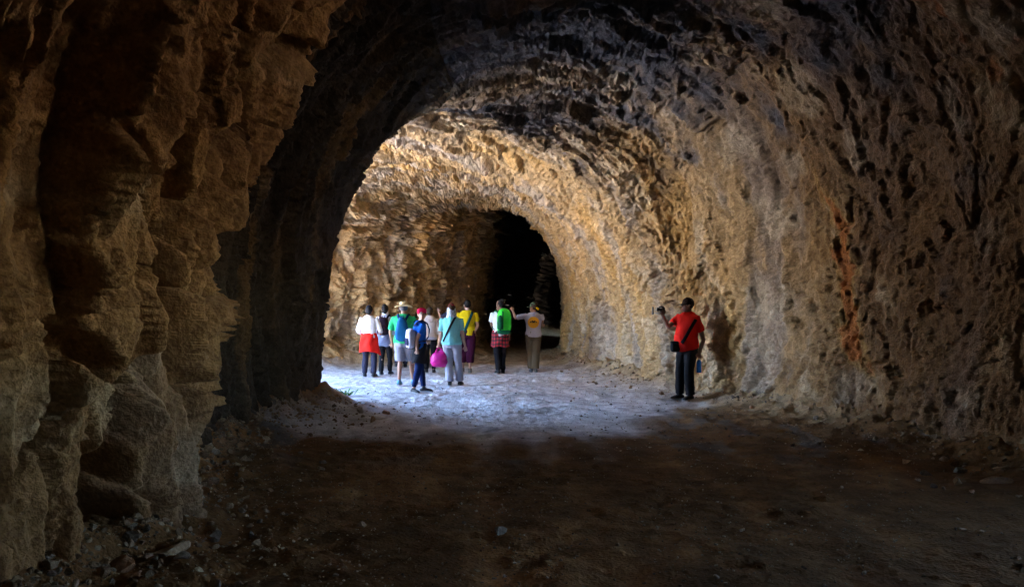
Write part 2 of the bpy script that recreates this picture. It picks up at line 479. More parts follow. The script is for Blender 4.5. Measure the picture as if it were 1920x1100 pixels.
C = mixc(C, shaded_soil * 1.2, np.exp(-np.maximum(X_ - XL(np.minimum(Y_, 13.4)), 0) / 0.5) * (1 - sstep(14.0, 15.5, Y_)))
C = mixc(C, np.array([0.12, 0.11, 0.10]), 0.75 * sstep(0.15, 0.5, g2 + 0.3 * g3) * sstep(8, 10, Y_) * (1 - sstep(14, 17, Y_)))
cxg = np.interp(Y_, [0, 8, 14, 20, 30, 45], [1.3, 1.2, 0.6, -0.8, 0.2, 5])
for o_ in (-1.35, -0.55, 0.75, 1.5):                  # earth pressed pale in the wheel tracks
    C *= (1 + 0.55 * np.exp(-((X_ - cxg - o_ + 0.25 * g1) / 0.17) ** 2) * (1 - k) * (0.5 + 0.5 * sstep(-0.3, 0.3, g2)))[:, None]
C *= (1 + 0.25 * g3)[:, None]
gi = np.arange(len(gx) * len(gy)).reshape(len(gy), len(gx))
gq = np.stack([gi[:-1, :-1], gi[:-1, 1:], gi[1:, 1:], gi[1:, :-1]], axis=2).reshape(-1, 4)
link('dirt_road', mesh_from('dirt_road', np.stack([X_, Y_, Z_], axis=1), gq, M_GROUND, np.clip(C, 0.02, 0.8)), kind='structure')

# ground outside: a ledge in front of the window, the canyon floor and the far canyon side
def grid_obj(name, x0, x1, y0, y1, nx, ny, zf, col, **props):
    xs = np.linspace(x0, x1, nx); ys = np.linspace(y0, y1, ny)
    A, B = np.meshgrid(xs, ys); a_, b_ = A.ravel(), B.ravel()
    z = zf(a_, b_)
    ii = np.arange(nx * ny).reshape(ny, nx)
    qq = np.stack([ii[:-1, :-1], ii[:-1, 1:], ii[1:, 1:], ii[1:, :-1]], axis=2).reshape(-1, 4)
    p = np.stack([a_, b_, z], axis=1)
    t = np.tile(np.array(col), (len(p), 1)) * (1 + 0.3 * fbm(p * 0.08, 3, 700))[:, None]
    return link(name, mesh_from(name, p, qq, M_ROCK, t), **props)
def outside_z(x, y):
    p = np.stack([x, y, np.zeros_like(x)], axis=1)
    z = np.full(len(x), -0.08)
    z -= 14 * sstep(-17, -32, x)
    z += 40 * sstep(-75, -140, x) + 6 * fbm(p * 0.03, 4, 710) * sstep(-60, -100, x)
    z -= 0.5 * sstep(16, 30, x)
    return z
grid_obj('canyon_terrain', -420, 400, -400, 440, 160, 160, outside_z, (0.42, 0.34, 0.24), kind='structure')
# ------------------------------------------------------------------ small builders
def loft(bm, pts, radii, ref=Vector((1, 0, 0)), seg=12):
    """closed tapered tube through pts; a radius is r or (r along ref, r across)"""
    pts = [Vector(p) for p in pts]
    rings = []
    for i, p in enumerate(pts):
        t = (pts[min(i + 1, len(pts) - 1)] - pts[max(i - 1, 0)])
        t = t.normalized() if t.length > 1e-9 else Vector((0, 0, 1))
        rf = Vector(ref)
        if abs(rf.normalized().dot(t)) > 0.95:
            rf = Vector((0, 1, 0)) if abs(t.y) < 0.9 else Vector((0, 0, 1))
        a = (rf - t * rf.dot(t)).normalized(); b = t.cross(a)
        r = radii[i]
        rx, ry = (r, r) if not isinstance(r, tuple) else r
        rings.append([bm.verts.new(p + a * rx * math.cos(2 * math.pi * k / seg) + b * ry * math.sin(2 * math.pi * k / seg)) for k in range(seg)])
    for A, B in zip(rings[:-1], rings[1:]):
        for k in range(seg):
            bm.faces.new((A[k], A[(k + 1) % seg], B[(k + 1) % seg], B[k]))
    bm.faces.new(list(reversed(rings[0]))); bm.faces.new(rings[-1])

def ell(bm, c, r, mat=None, sub=2):
    ret = bmesh.ops.create_icosphere(bm, subdivisions=sub, radius=1.0)
    M = Matrix.Translation(Vector(c)) @ (mat.to_4x4() if mat is not None else Matrix.Identity(4)) @ Matrix.Diagonal((r[0], r[1], r[2], 1))
    bmesh.ops.transform(bm, matrix=M, verts=ret['verts'])

def fuse(bm, voxel, smooth=3):
    """one continuous skin round everything in the bmesh"""
    me = bpy.data.meshes.new('t'); bm.to_mesh(me); bm.free()
    o = bpy.data.objects.new('t', me); COL.objects.link(o)
    m = o.modifiers.new('r', 'REMESH'); m.mode = 'VOXEL'; m.voxel_size = voxel
    if smooth:
        m2 = o.modifiers.new('s', 'SMOOTH'); m2.iterations = smooth; m2.factor = 0.5
    dg = bpy.context.evaluated_depsgraph_get()
    out = bpy.data.meshes.new_from_object(o.evaluated_get(dg))
    bpy.data.objects.remove(o); bpy.data.meshes.remove(me)
    return out

def finish(me, mat, name, smooth=True):
    me.name = name
    me.materials.clear(); me.materials.append(mat)
    me.polygons.foreach_set('use_smooth', np.full(len(me.polygons), smooth, dtype=bool))
    return me

def folds(me, amp, scale, seed, stretch=(1, 1, 0.6)):
    n = len(me.vertices); co = np.zeros(n * 3, np.float32); no = np.zeros(n * 3, np.float32)
    me.vertices.foreach_get('co', co); me.vertices.foreach_get('normal', no)
    co = co.reshape(-1, 3).astype(float); no = no.reshape(-1, 3)
    d = amp * fbm(co * np.array(stretch) * scale + seed * 3.7, 3, seed, ridged=True)
    co += no * d[:, None]
    me.vertices.foreach_set('co', co.astype(np.float32).ravel()); me.update()

def from_bm(bm, name, mat, parent, smooth=True, **props):
    bmesh.ops.recalc_face_normals(bm, faces=bm.faces)
    me = bpy.data.meshes.new(name); bm.to_mesh(me); bm.free()
    finish(me, mat, name, smooth)
    return link(name, me, parent, **props)

def thing(name, loc, label, cat, group=None):
    o = bpy.data.objects.new(name, None); o.empty_display_size = 0.1
    COL.objects.link(o); o.location = loc
    o['label'] = label; o['category'] = cat
    if group: o['group'] = group
    return o

def bvh_of(me):
    me.calc_loop_triangles()
    return BVHTree.FromPolygons([v.co[:] for v in me.vertices], [t.vertices[:] for t in me.loop_triangles])

def ribbon(bm, pts, nrms, width, thick):
    rings = []
    for i, p in enumerate(pts):
        t = (pts[min(i + 1, len(pts) - 1)] - pts[max(i - 1, 0)]).normalized()
        n = nrms[i]; n = (n - t * n.dot(t)).normalized(); b = t.cross(n)
        rings.append([bm.verts.new(p + b * sx * width / 2 + n * sz * thick) for sx, sz in ((-1, 0), (1, 0), (1, 1), (-1, 1))])
    for A, B in zip(rings[:-1], rings[1:]):
        for k in range(4):
            bm.faces.new((A[k], A[(k + 1) % 4], B[(k + 1) % 4], B[k]))
    bm.faces.new(list(reversed(rings[0]))); bm.faces.new(rings[-1])

def body_strap(bvh, pa, pb, view, name, mat, parent, width=0.045, off=0.004, n=40):
    """a strap laid over clothing from pa to pb as found when looking along view"""
    pts, nr = [], []
    view = Vector(view).normalized()
    for i in range(n):
        p = Vector(pa).lerp(Vector(pb), i / (n - 1))
        hit, no, _, _ = bvh.ray_cast(p - view * 1.5, view)
        if hit is None:
            continue
        pts.append(hit - view * off + no * 0.002); nr.append(no if no.dot(view) < 0 else -no)
    if len(pts) < 3:
        return None
    for _ in range(4):
        pts = [pts[0]] + [(pts[i - 1] + pts[i] * 2 + pts[i + 1]) / 4 for i in range(1, len(pts) - 1)] + [pts[-1]]
    bm = bmesh.new(); ribbon(bm, pts, nr, width, 0.004)
    return from_bm(bm, name, mat, parent)

def decal(bvh, c, right, up, view, shape, name, mat, parent, off=0.003):
    """a flat print laid on clothing; shape(i) gives triangles of (u, v) points"""
    bm = bmesh.new()
    view = Vector(view).normalized()
    cache = {}
    def vert(u, v):
        k = (round(u, 5), round(v, 5))
        if k not in cache:
            p = Vector(c) + Vector(right) * u + Vector(up) * v
            hit, no, _, _ = bvh.ray_cast(p - view * 1.0, view)
            cache[k] = bm.verts.new((hit if hit is not None else p) - view * off)
        return cache[k]
    for tri in shape:
        vs = [vert(*q) for q in tri]
        if len(set(vs)) == len(vs):
            try: bm.faces.new(vs)
            except ValueError: pass
    return from_bm(bm, name, mat, parent)

def ring_shape(r0, r1, a0=0, a1=360, nr=5, na=32, cx=0, cy=0, sy=1.0):
    out = []
    for i in range(nr):
        ra, rb = r0 + (r1 - r0) * i / nr, r0 + (r1 - r0) * (i + 1) / nr
        for k in range(na):
            t0, t1 = R(a0 + (a1 - a0) * k / na), R(a0 + (a1 - a0) * (k + 1) / na)
            qd = [(cx + ra * math.cos(t0), cy + sy * ra * math.sin(t0)), (cx + rb * math.cos(t0), cy + sy * rb * math.sin(t0)),
                  (cx + rb * math.cos(t1), cy + sy * rb * math.sin(t1)), (cx + ra * math.cos(t1), cy + sy * ra * math.sin(t1))]
            if ra < 1e-6: qd = [qd[0], qd[1], qd[2]]
            out.append(qd)
    return out

SKIN = simple('skin', (0.50, 0.30, 0.22), 0.55, 0.06, 60, 0.05, 0.35)
SKIN_TAN = simple('tanned_skin', (0.36, 0.19, 0.12), 0.55, 0.06, 60, 0.05, 0.35)
SKIN_DARK = simple('brown_skin', (0.20, 0.105, 0.07), 0.55, 0.06, 60, 0.05, 0.35)
def cloth(name, col, rough=0.9, n=0.12): return simple(name, col, rough, n, 40, 0.35, 0.06)
C_BLACK = cloth('black_cloth', (0.016, 0.016, 0.019)); C_NAVY = cloth('navy_cloth', (0.02, 0.025, 0.06))
C_WHITE = cloth('white_cloth', (0.70, 0.67, 0.66)); C_RED = cloth('red_cloth', (0.74, 0.020, 0.014), 0.8, 0.06)
C_BLUEGREY = cloth('blue_grey_cloth', (0.19, 0.23, 0.36)); C_GREEN = cloth('jade_green_cloth', (0.03, 0.42, 0.14))
C_GREY = cloth('grey_cloth', (0.25, 0.25, 0.29)); C_LGREY = cloth('light_grey_trouser_cloth', (0.30, 0.31, 0.38))
C_BLUE = cloth('cobalt_cloth', (0.012, 0.11, 0.50)); C_CREAM = cloth('cream_cloth', (0.62, 0.52, 0.47))
C_AQUA = cloth('aqua_cloth', (0.20, 0.56, 0.56)); C_CRIMSON = cloth('crimson_cloth', (0.50, 0.010, 0.06))
C_MAGENTA = simple('magenta_nylon', (0.55, 0.008, 0.22), 0.5, 0.08, 20, 0.2, 0.4)
C_YELLOW = cloth('yellow_cloth', (0.68, 0.50, 0.012)); C_MAROON = cloth('maroon_cloth', (0.055, 0.010, 0.035))
C_TEAL = cloth('dark_teal_strap', (0.012, 0.07, 0.075)); C_OLIVE = cloth('brown_cargo_cloth', (0.105, 0.078, 0.048))
C_HEATHER = cloth('grey_jersey', (0.42, 0.39, 0.45)); C_LEGGING = cloth('blue_legging', (0.012, 0.024, 0.085))
C_DENIM = cloth('dark_trouser_cloth', (0.03, 0.03, 0.05)); C_STRAW = simple('straw', (0.62, 0.50, 0.27), 0.8, 0.25, 90, 0.6, 0.2)
C_PLUM = cloth('dark_plum_nylon', (0.028, 0.014, 0.024), 0.6); C_PACKBLUE = cloth('blue_nylon', (0.010, 0.10, 0.24), 0.55)
C_PACKNAVY = cloth('dark_blue_nylon', (0.010, 0.035, 0.10), 0.6)
C_LIME = simple('bright_green_nylon', (0.02, 0.56, 0.03), 0.55, 0.06, 30, 0.2, 0.4); C_DGREEN = cloth('dark_green_nylon', (0.008, 0.10, 0.045), 0.6)
C_PALE = cloth('pale_lilac_cloth', (0.58, 0.58, 0.70)); C_MASK = cloth('white_mask', (0.78, 0.78, 0.82))
C_ORANGE = simple('orange_print', (0.78, 0.33, 0.012), 0.8, 0.1, 50, 0.0); C_INK = simple('black_print', (0.03, 0.025, 0.02), 0.8, 0.1, 50, 0.0)
C_PINKP = simple('pink_print', (0.6, 0.35, 0.38), 0.8, 0.1, 50, 0.0)
C_SHOE = simple('black_shoe', (0.02, 0.02, 0.022), 0.6, 0.2, 30, 0.1); C_SHOEBLUE = simple('blue_shoe', (0.10, 0.28, 0.38), 0.6, 0.2, 30, 0.1)
C_SHOEGREY = simple('grey_shoe', (0.12, 0.11, 0.11), 0.6, 0.2, 30, 0.1); C_SOLE = simple('rubber_sole', (0.25, 0.25, 0.25), 0.7)
HAIR_BLACK = simple('black_hair', (0.012, 0.010, 0.010), 0.65, 0.3, 60, 0.4, 0.15); HAIR_RED = simple('red_brown_hair', (0.14, 0.03, 0.02), 0.65, 0.3, 60, 0.4, 0.15)
HAIR_BROWN = simple('brown_hair', (0.05, 0.028, 0.016), 0.65, 0.3, 60, 0.4, 0.15)
HAIR_GREY = simple('greying_hair', (0.10, 0.10, 0.11), 0.65, 0.3, 60, 0.4, 0.15)
C_PLASTIC = simple('black_plastic', (0.015, 0.015, 0.017), 0.4, 0.1, 30, 0.0, 0.5); C_GLASS = simple('dark_glass', (0.01, 0.01, 0.012), 0.12, 0, 30, 0.0, 0.6)
C_STEEL = simple('grey_metal', (0.4, 0.4, 0.42), 0.35, 0.05, 30, 0.0, 0.5, 0.8)
C_LIP = simple('lips', (0.35, 0.09, 0.08), 0.5, 0.05, 30, 0.0); C_EYE = simple('eye_dark', (0.02, 0.014, 0.012), 0.3, 0, 30, 0.0, 0.5)

m, nt, b = new_mat('printed_cloth'); b.inputs['Roughness'].default_value = 0.85
_at = N(nt, 'ShaderNodeAttribute', attribute_name='tone'); nt.links.new(_at.outputs['Color'], b.inputs['Base Color'])
C_PRINT = m
# camouflage: blotches of green, olive and dark brown
m, nt, b = new_mat('camouflage'); b.inputs['Roughness'].default_value = 0.85
_n = N(nt, 'ShaderNodeTexNoise'); _n.inputs['Scale'].default_value = 16; _n.inputs['Detail'].default_value = 1
_tc = N(nt, 'ShaderNodeTexCoord'); nt.links.new(_tc.outputs['Object'], _n.inputs['Vector'])
_r = N(nt, 'ShaderNodeValToRGB'); _r.color_ramp.interpolation = 'CONSTANT'
_r.color_ramp.elements[0].color = (0.02, 0.03, 0.015, 1); _r.color_ramp.elements[1].position = 0.47; _r.color_ramp.elements[1].color = (0.05, 0.13, 0.05, 1)
_e = _r.color_ramp.elements.new(0.56); _e.color = (0.16, 0.20, 0.10, 1)
nt.links.new(_n.outputs[0], _r.inputs[0]); nt.links.new(_r.outputs[0], b.inputs['Base Color'])
C_CAMO = m
# patterned scarf
m, nt, b = new_mat('patterned_scarf'); b.inputs['Roughness'].default_value = 0.85
_n = N(nt, 'ShaderNodeTexVoronoi'); _n.inputs['Scale'].default_value = 38
_tc = N(nt, 'ShaderNodeTexCoord'); nt.links.new(_tc.outputs['Object'], _n.inputs['Vector'])
_r = N(nt, 'ShaderNodeValToRGB'); _r.color_ramp.elements[0].position = 0.25; _r.color_ramp.elements[0].color = (0.12, 0.22, 0.34, 1)
_r.color_ramp.elements[1].position = 0.45; _r.color_ramp.elements[1].color = (0.55, 0.60, 0.66, 1)
nt.links.new(_n.outputs['Distance'], _r.inputs[0]); nt.links.new(_r.outputs[0], b.inputs['Base Color'])
C_SCARF = m

def at_px(px, py, y):
    """the point at distance y that the photograph shows at (px, py)"""
    return Vector(((px - 960) / 1600 * y, y, EYE - (py - 565) / 1600 * y))

class Person:
    """a standing or walking figure; local frame = world axes at the feet; 'away' is +Y"""
    def __init__(self, px, feet, h, yaw=0.0, head_yaw=None, label='', shoulder=0.17, girth=1.0, lean=0.0, belly=0.0, skin=SKIN, hip=1.0, y=None, seed=1):
        self.Y = y or EYE * 1600 / (feet - 565)
        self.X = (px - 960) / 1600 * self.Y
        gz = float(ground_z(np.array([self.X]), np.array([self.Y]))[0])
        self.loc = Vector((self.X, self.Y, gz))
        self.s = h / 1.70; self.h = h
        self.f = Vector((-math.sin(R(yaw)), math.cos(R(yaw)), 0)); self.r = Vector((math.cos(R(yaw)), math.sin(R(yaw)), 0))
        hy = yaw if head_yaw is None else head_yaw
        self.hf = Vector((-math.sin(R(hy)), math.cos(R(hy)), 0)); self.hr = Vector((math.cos(R(hy)), math.sin(R(hy)), 0))
        self.sh, self.g, self.lean, self.belly, self.skin, self.hipw = shoulder, girth, lean, belly, skin, hip
        self.head_shift = Vector((0, 0, 0)); self.seed = seed
        self.root = thing('person', self.loc, label, 'person', 'hikers walking through the tunnel')
    def T(self, x, y, z):
        return (self.r * (x) + self.f * (y + self.lean * max(z - 0.9, 0)) + Vector((0, 0, z))) * self.s
    def H(self, x, y, z):
        """head frame, z above the chin"""
        return self.T(0, 0.015, 1.468) + self.head_shift + (self.hr * x + self.hf * y + Vector((0, 0, z))) * self.s
    def P(self, px, py, dy=0.0):
        return at_px(px, py, self.Y + dy) - self.loc
    def torso(self, grow, z0=0.84, z1=1.47):
        tab = [(0.80, .150, .105), (0.84, .165, .118), (0.92, .172, .125), (1.05, .145, .108), (1.18, .155, .113), (1.30, self.sh * 1.02, .118), (1.385, self.sh * 0.95, .10), (1.432, .095, .075), (1.47, .058, .060)]
        pts, rad = [], []
        zs = [z for z, _, _ in tab]
        for z in sorted(set([z0] + [z for z in zs if z0 < z < z1] + [z1])):
            rx = np.interp(z, zs, [t[1] for t in tab]); ry = np.interp(z, zs, [t[2] for t in tab])
            if z < 1.0: rx *= self.hipw; ry *= self.hipw
            bl = self.belly * math.exp(-((z - 1.03) / 0.16) ** 2)
            pts.append(self.T(0, bl * 0.6, z)); rad.append(((rx * self.g + grow) * self.s, (ry * self.g + bl * 0.6 + grow) * self.s))
        return pts, rad
    def legs(self, aL, aR, toeL=0, toeR=0, spread=0.0):
        """ankles in person units (right, forward, up)"""
        self.leg = []
        for sg, a, toe in ((-1, aL, toeL), (1, aR, toeR)):
            hip = self.T(sg * 0.088 * self.hipw, 0, 0.90); ank = self.T(*a)
            l1, l2 = 0.425 * self.s, 0.40 * self.s
            d = ank - hip; L = min(d.length, (l1 + l2) * 0.999)
            c = (l1 * l1 + L * L - l2 * l2) / (2 * L); hgt = math.sqrt(max(l1 * l1 - c * c, 0))
            fw = (self.f - d.normalized() * self.f.dot(d.normalized())).normalized()
            knee = hip + d.normalized() * c + fw * hgt
            td = self.f * math.cos(R(toe)) + self.r * math.sin(R(toe))
            self.leg.append((hip, knee, ank, td))
    def arms(self, L, Rr):
        """each: (elbow, wrist, hand direction, curl)"""
        self.arm = []
        for sg, a in ((-1, L), (1, Rr)):
            self.arm.append((self.T(sg * (self.sh - 0.005), 0, 1.375),) + tuple(a))
    def hang(self, sg, out=0.10, fwd=0.04, bend=0.05):
        e = self.T(sg * (self.sh + out * 0.6), fwd * 0.2 - 0.02, 1.09); w_ = self.T(sg * (self.sh + out), fwd + bend, 0.85)
        return (e, w_, (w_ - e).normalized(), 0.45)
    def body(self, ears=True):
        s = self.s; bm = bmesh.new()
        p, r_ = self.torso(-0.012); loft(bm, p, r_, self.r, 16)
        loft(bm, [self.T(0, 0.0, 1.40), self.H(0, -0.02, 0.03), self.H(0, -0.01, 0.08)], [.06 * s, .052 * s, .05 * s], self.r)
        hd = [(-.005, .024, .024, .062), (.015, .042, .048, .040), (.05, .056, .068, .020), (.09, .067, .085, .006), (.13, .073, .093, 0), (.17, .071, .090, -.004), (.20, .056, .072, -.008), (.222, .025, .032, -.01)]
        loft(bm, [self.H(0, d, z) for z, _, _, d in hd], [(a * s, c * s) for _, a, c, _ in hd], self.hr, 16)
        loft(bm, [self.H(0, .078, .125), self.H(0, .098, .09), self.H(0, .094, .078)], [.009 * s, .015 * s, .013 * s], self.hr, 8)
        loft(bm, [self.H(0, .082, .05), self.H(0, .085, .038), self.H(0, .07, .01)], [(.024 * s, .012 * s), (.026 * s, .012 * s), (.022 * s, .016 * s)], self.hr, 8)
        if ears:
            for sg in (-1, 1):
                loft(bm, [self.H(sg * .074, -.005, .125), self.H(sg * .08, -.012, .105), self.H(sg * .074, 0, .075)], [.012 * s, .018 * s, .011 * s], self.hf, 8)
        for (hp, kn, an, td) in self.leg:
            m1 = hp.lerp(kn, .35); m2 = kn.lerp(an, .3)
            loft(bm, [hp, m1, kn, m2 - td * .012 * s, kn.lerp(an, .7), an, an - Vector((0, 0, .04 * s))], [v * s * self.g for v in (.085, .074, .045, .046, .036, .031, .033)], self.r, 12)
            loft(bm, [an - td * .03 * s - Vector((0, 0, .045 * s)), an + td * .08 * s - Vector((0, 0, .05 * s)), an + td * .15 * s - Vector((0, 0, .06 * s))], [.032 * s, .032 * s, .02 * s], self.r, 10)
        for (so, el, wr, hdn, curl) in self.arm:
            loft(bm, [so, so.lerp(el, .4), el, el.lerp(wr, .3), wr], [v * s for v in (.052, .046, .038, .038, .026)], self.r, 12)
            hdn = Vector(hdn).normalized()
            side = hdn.cross(Vector((0, 1, 0)));  side = side.normalized() if side.length > .2 else Vector((1, 0, 0))
            loft(bm, [wr, wr + hdn * .035 * s, wr + hdn * .075 * s, wr + hdn * .092 * s], [(.025 * s, .020 * s), (.036 * s, .018 * s), (.040 * s, .018 * s), (.034 * s, .014 * s)], side, 12)
        me = fuse(bm, 0.0105, 2)
        bm = bmesh.new(); bm.from_mesh(me); bpy.data.meshes.remove(me)
        for k, (so, el, wr, hdn, curl) in enumerate(self.arm):        # four unequal fingers and a thumb, bent round
            hdn = Vector(hdn).normalized()
            side = hdn.cross(Vector((0, 1, 0)));  side = side.normalized() if side.length > .2 else Vector((1, 0, 0))
            pn = side.cross(hdn)
            if pn.dot(self.f) < 0: pn = -pn
            for j, ln in enumerate((.070, .080, .075, .058)):
                b0 = wr + hdn * .078 * s + side * (j - 1.5) * .0185 * s
                d1 = (hdn * math.cos(curl * .9) + pn * math.sin(curl * .9)); d2 = (hdn * math.cos(curl * 2.0) + pn * math.sin(curl * 2.0)); d3 = (hdn * math.cos(curl * 2.9) + pn * math.sin(curl * 2.9))
                p1 = b0 + d1 * ln * .45 * s; p2 = p1 + d2 * ln * .32 * s; p3 = p2 + d3 * ln * .25 * s
                loft(bm, [b0, p1, p2, p3], [.0095 * s, .009 * s, .008 * s, .006 * s], side, 6)
            t0 = wr + hdn * .025 * s - side * .025 * s; t1 = t0 + (hdn * .7 - side * .6 + pn * .4) * .045 * s; t2 = t1 + (hdn * .9 + pn * (.3 + curl)).normalized() * .035 * s
            loft(bm, [t0, t1, t2], [.013 * s, .011 * s, .008 * s], side, 6)
        me = bpy.data.meshes.new('body'); bm.to_mesh(me); bm.free()
        return link('body', finish(me, self.skin, 'body'), self.root)
    def shirt(self, mat, sleeve=0.75, z0=0.84, name='shirt', loose=0.012, collar=True):
        s = self.s; bm = bmesh.new()
        p, r_ = self.torso(loose, z0, 1.452); loft(bm, p, r_, self.r, 18)
        for (so, el, wr, hdn, curl) in self.arm:
            if sleeve <= 1:
                e = so.lerp(el, sleeve); loft(bm, [so + (so - el).normalized() * .02 * s, so.lerp(e, .5), e], [.060 * s, .062 * s, .060 * s], self.r, 12)
            else:
                e = el.lerp(wr, min(sleeve - 1, .97)); loft(bm, [so + (so - el).normalized() * .02 * s, so.lerp(el, .5), el, el.lerp(e, .5), e], [.060 * s, .058 * s, .051 * s, .046 * s, .038 * s], self.r, 12)
        me = fuse(bm, 0.013, 3); folds(me, 0.014, 5.0, self.seed); folds(me, 0.004, 13.0, self.seed + 1)
        self.shirt_me = me
        o = link(name, finish(me, mat, name), self.root)
        self.bvh = bvh_of(me)
        return o
    def trousers(self, mat, length=0.97, name='trousers', loose=0.014, flare=1.0, top=1.0):
        """length: 0 at the crotch, .5 at the knee, 1 at the ankle"""
        s = self.s; bm = bmesh.new()
        p, r_ = self.torso(loose * .4, .80, top); loft(bm, p, r_, self.r, 16)
        for (hp, kn, an, td) in self.leg:
            pts = [hp + Vector((0, 0, .02 * s)), hp.lerp(kn, .5)]; rad = [.092 * self.hipw, .082]
            if length <= .5:
                pts.append(hp.lerp(kn, length * 2)); rad.append(.075 * flare)
            else:
                pts += [kn]; rad += [.064]
                e = kn.lerp(an, (length - .5) * 2)
                pts += [kn.lerp(e, .5), e]; rad += [.056 * (1 + flare) / 2 + .002, .050 * flare]
            loft(bm, pts, [(v + loose - .010) * s * self.g for v in rad], self.r, 12)
        me = fuse(bm, 0.013, 3); folds(me, 0.013, 5.5, self.seed + 5, (1, 1, 0.9)); folds(me, 0.004, 14.0, self.seed + 6)
        return link(name, finish(me, mat, name), self.root)
    def shoes(self, mat, sole=None):
        s = self.s
        for (hp, kn, an, td) in self.leg:
            bm = bmesh.new(); z = Vector((0, 0, 1))
            loft(bm, [an + z * .02 * s, an - z * .025 * s, an - z * .05 * s], [.046 * s, .046 * s, .044 * s], td, 12)
            loft(bm, [an - td * .075 * s - z * .035 * s, an - td * .05 * s - z * .04 * s, an + td * .05 * s - z * .04 * s, an + td * .14 * s - z * .052 * s, an + td * .185 * s - z * .06 * s], [(.030 * s, .024 * s), (.040 * s, .038 * s), (.046 * s, .040 * s), (.046 * s, .028 * s), (.026 * s, .018 * s)], td.cross(z), 14)
            me = fuse(bm, 0.009, 2)
            sh = link('shoe', finish(me, mat, 'shoe'), self.root)
            bm = bmesh.new()
            out = [(-.085, .028), (-.05, .044), (.05, .048), (.13, .050), (.18, .034), (.198, .012)]
            sd = td.cross(z)
            outline = [(a, c) for a, c in out] + [(a, -c) for a, c in reversed(out)]
            up = [bm.verts.new(an + td * a * s + sd * c * s - z * .062 * s) for a, c in outline]; dn = [bm.verts.new(an + td * a * s + sd * c * s - z * .082 * s) for a, c in outline]
            bm.faces.new(up); bm.faces.new(list(reversed(dn)))
            for k in range(len(up)):
                bm.faces.new((up[k], dn[k], dn[(k + 1) % len(up)], up[(k + 1) % len(up)]))
            from_bm(bm, 'sole', sole or C_SOLE, sh, False)
    def hair(self, mat, bun=False, long=False, name='hair', short=False):
        s = self.s; bm = bmesh.new()
        ell(bm, self.H(0, -.022, .138), (.083 * s, .094 * s, .098 * s), Matrix((self.hr, self.hf, Vector((0, 0, 1)))).transposed(), 3)
        if not short: ell(bm, self.H(0, -.062, .075), (.068 * s, .046 * s, .075 * s), Matrix((self.hr, self.hf, Vector((0, 0, 1)))).transposed(), 3)
        if bun: ell(bm, self.H(0, -.075, .22), (.045 * s, .045 * s, .042 * s), None, 3)
        if long: loft(bm, [self.H(0, -.06, .1), self.H(0, -.085, .0), self.H(0, -.09, -.1)], [.07 * s, (.075 * s, .04 * s), (.05 * s, .025 * s)], self.hr)
        me = fuse(bm, .010, 2); folds(me, .006, 28, self.seed, (1, 1, .3))
        return link(name, finish(me, mat, name), self.root)
    def cap(self, mat, peak=True, name='cap', peak_yaw=0, deep=0.0):
        s = self.s; bm = bmesh.new()
        prof = [(.118 - deep, 1.0), (.15, 1.0), (.185, .92), (.215, .70), (.235, .36), (.24, .04)]
        loft(bm, [self.H(0, -.01, z) for z, _ in prof], [(.083 * k * s, .102 * k * s) for _, k in prof], self.hr, 20)
        o = None
        me = fuse(bm, .009, 2)
        o = link(name, finish(me, mat, name), self.root)
        if peak:
            bm = bmesh.new()
            cy, sy_ = math.cos(R(peak_yaw)), math.sin(R(peak_yaw))
            top, bot = [], []
            for k in range(13):
                t = R(-75 + 150 * k / 12)
                for rr, lst in ((0.07, None), (0.1, None)): pass
                a = (math.sin(t) * .078, math.cos(t) * .092)
                bq = (math.sin(t) * .085, math.cos(t) * .10 + .095 * max(math.cos(t), 0) ** .6)
                def rot(u): return (u[0] * cy + u[1] * sy_, -u[0] * sy_ + u[1] * cy)
                a, bq = rot(a), rot(bq)
                top.append([bm.verts.new(self.H(a[0], a[1] - .01, .138)), bm.verts.new(self.H(bq[0], bq[1] - .01, .118))])
                bot.append([bm.verts.new(self.H(a[0], a[1] - .01, .131)), bm.verts.new(self.H(bq[0], bq[1] - .01, .112))])
            for k in range(12):
                bm.faces.new((top[k][0], top[k][1], top[k + 1][1], top[k + 1][0])); bm.faces.new((bot[k][0], bot[k + 1][0], bot[k + 1][1], bot[k][1]))
                bm.faces.new((top[k][1], bot[k][1], bot[k + 1][1], top[k + 1][1]))
            from_bm(bm, 'peak', mat, o)
        return o
    def face(self, glasses=False):
        s = self.s
        for sg in (-1, 1):
            bm = bmesh.new(); ell(bm, self.H(sg * .030, .083, .115), (.011 * s, .007 * s, .006 * s), Matrix((self.hr, self.hf, Vector((0, 0, 1)))).transposed(), 2)
            from_bm(bm, 'eye', C_EYE, self.root)
            bm = bmesh.new(); loft(bm, [self.H(sg * .012, .088, .132), self.H(sg * .03, .087, .137), self.H(sg * .05, .074, .132)], [.004 * s] * 3, (0, 0, 1), 6)
            from_bm(bm, 'eyebrow', HAIR_BROWN, self.root)
        bm = bmesh.new(); loft(bm, [self.H(-.022, .084, .042), self.H(0, .095, .040), self.H(.022, .084, .042)], [.004 * s, .007 * s, .004 * s], (0, 0, 1), 8)
        from_bm(bm, 'mouth', C_LIP, self.root)
        if glasses:
            bm = bmesh.new()
            for sg in (-1, 1):
                loft(bm, [self.H(sg * .03, .088, .115), self.H(sg * .03, .098, .115)], [(.027 * s, .019 * s), (.027 * s, .019 * s)], self.hr, 14)
                loft(bm, [self.H(sg * .055, .09, .12), self.H(sg * .08, .04, .122), self.H(sg * .082, -.02, .118)], [.004 * s] * 3, (0, 0, 1), 6)
            loft(bm, [self.H(-.012, .096, .12), self.H(.012, .096, .12)], [.004 * s] * 2, (0, 0, 1), 6)
            from_bm(bm, 'sunglasses', C_GLASS, self.root)
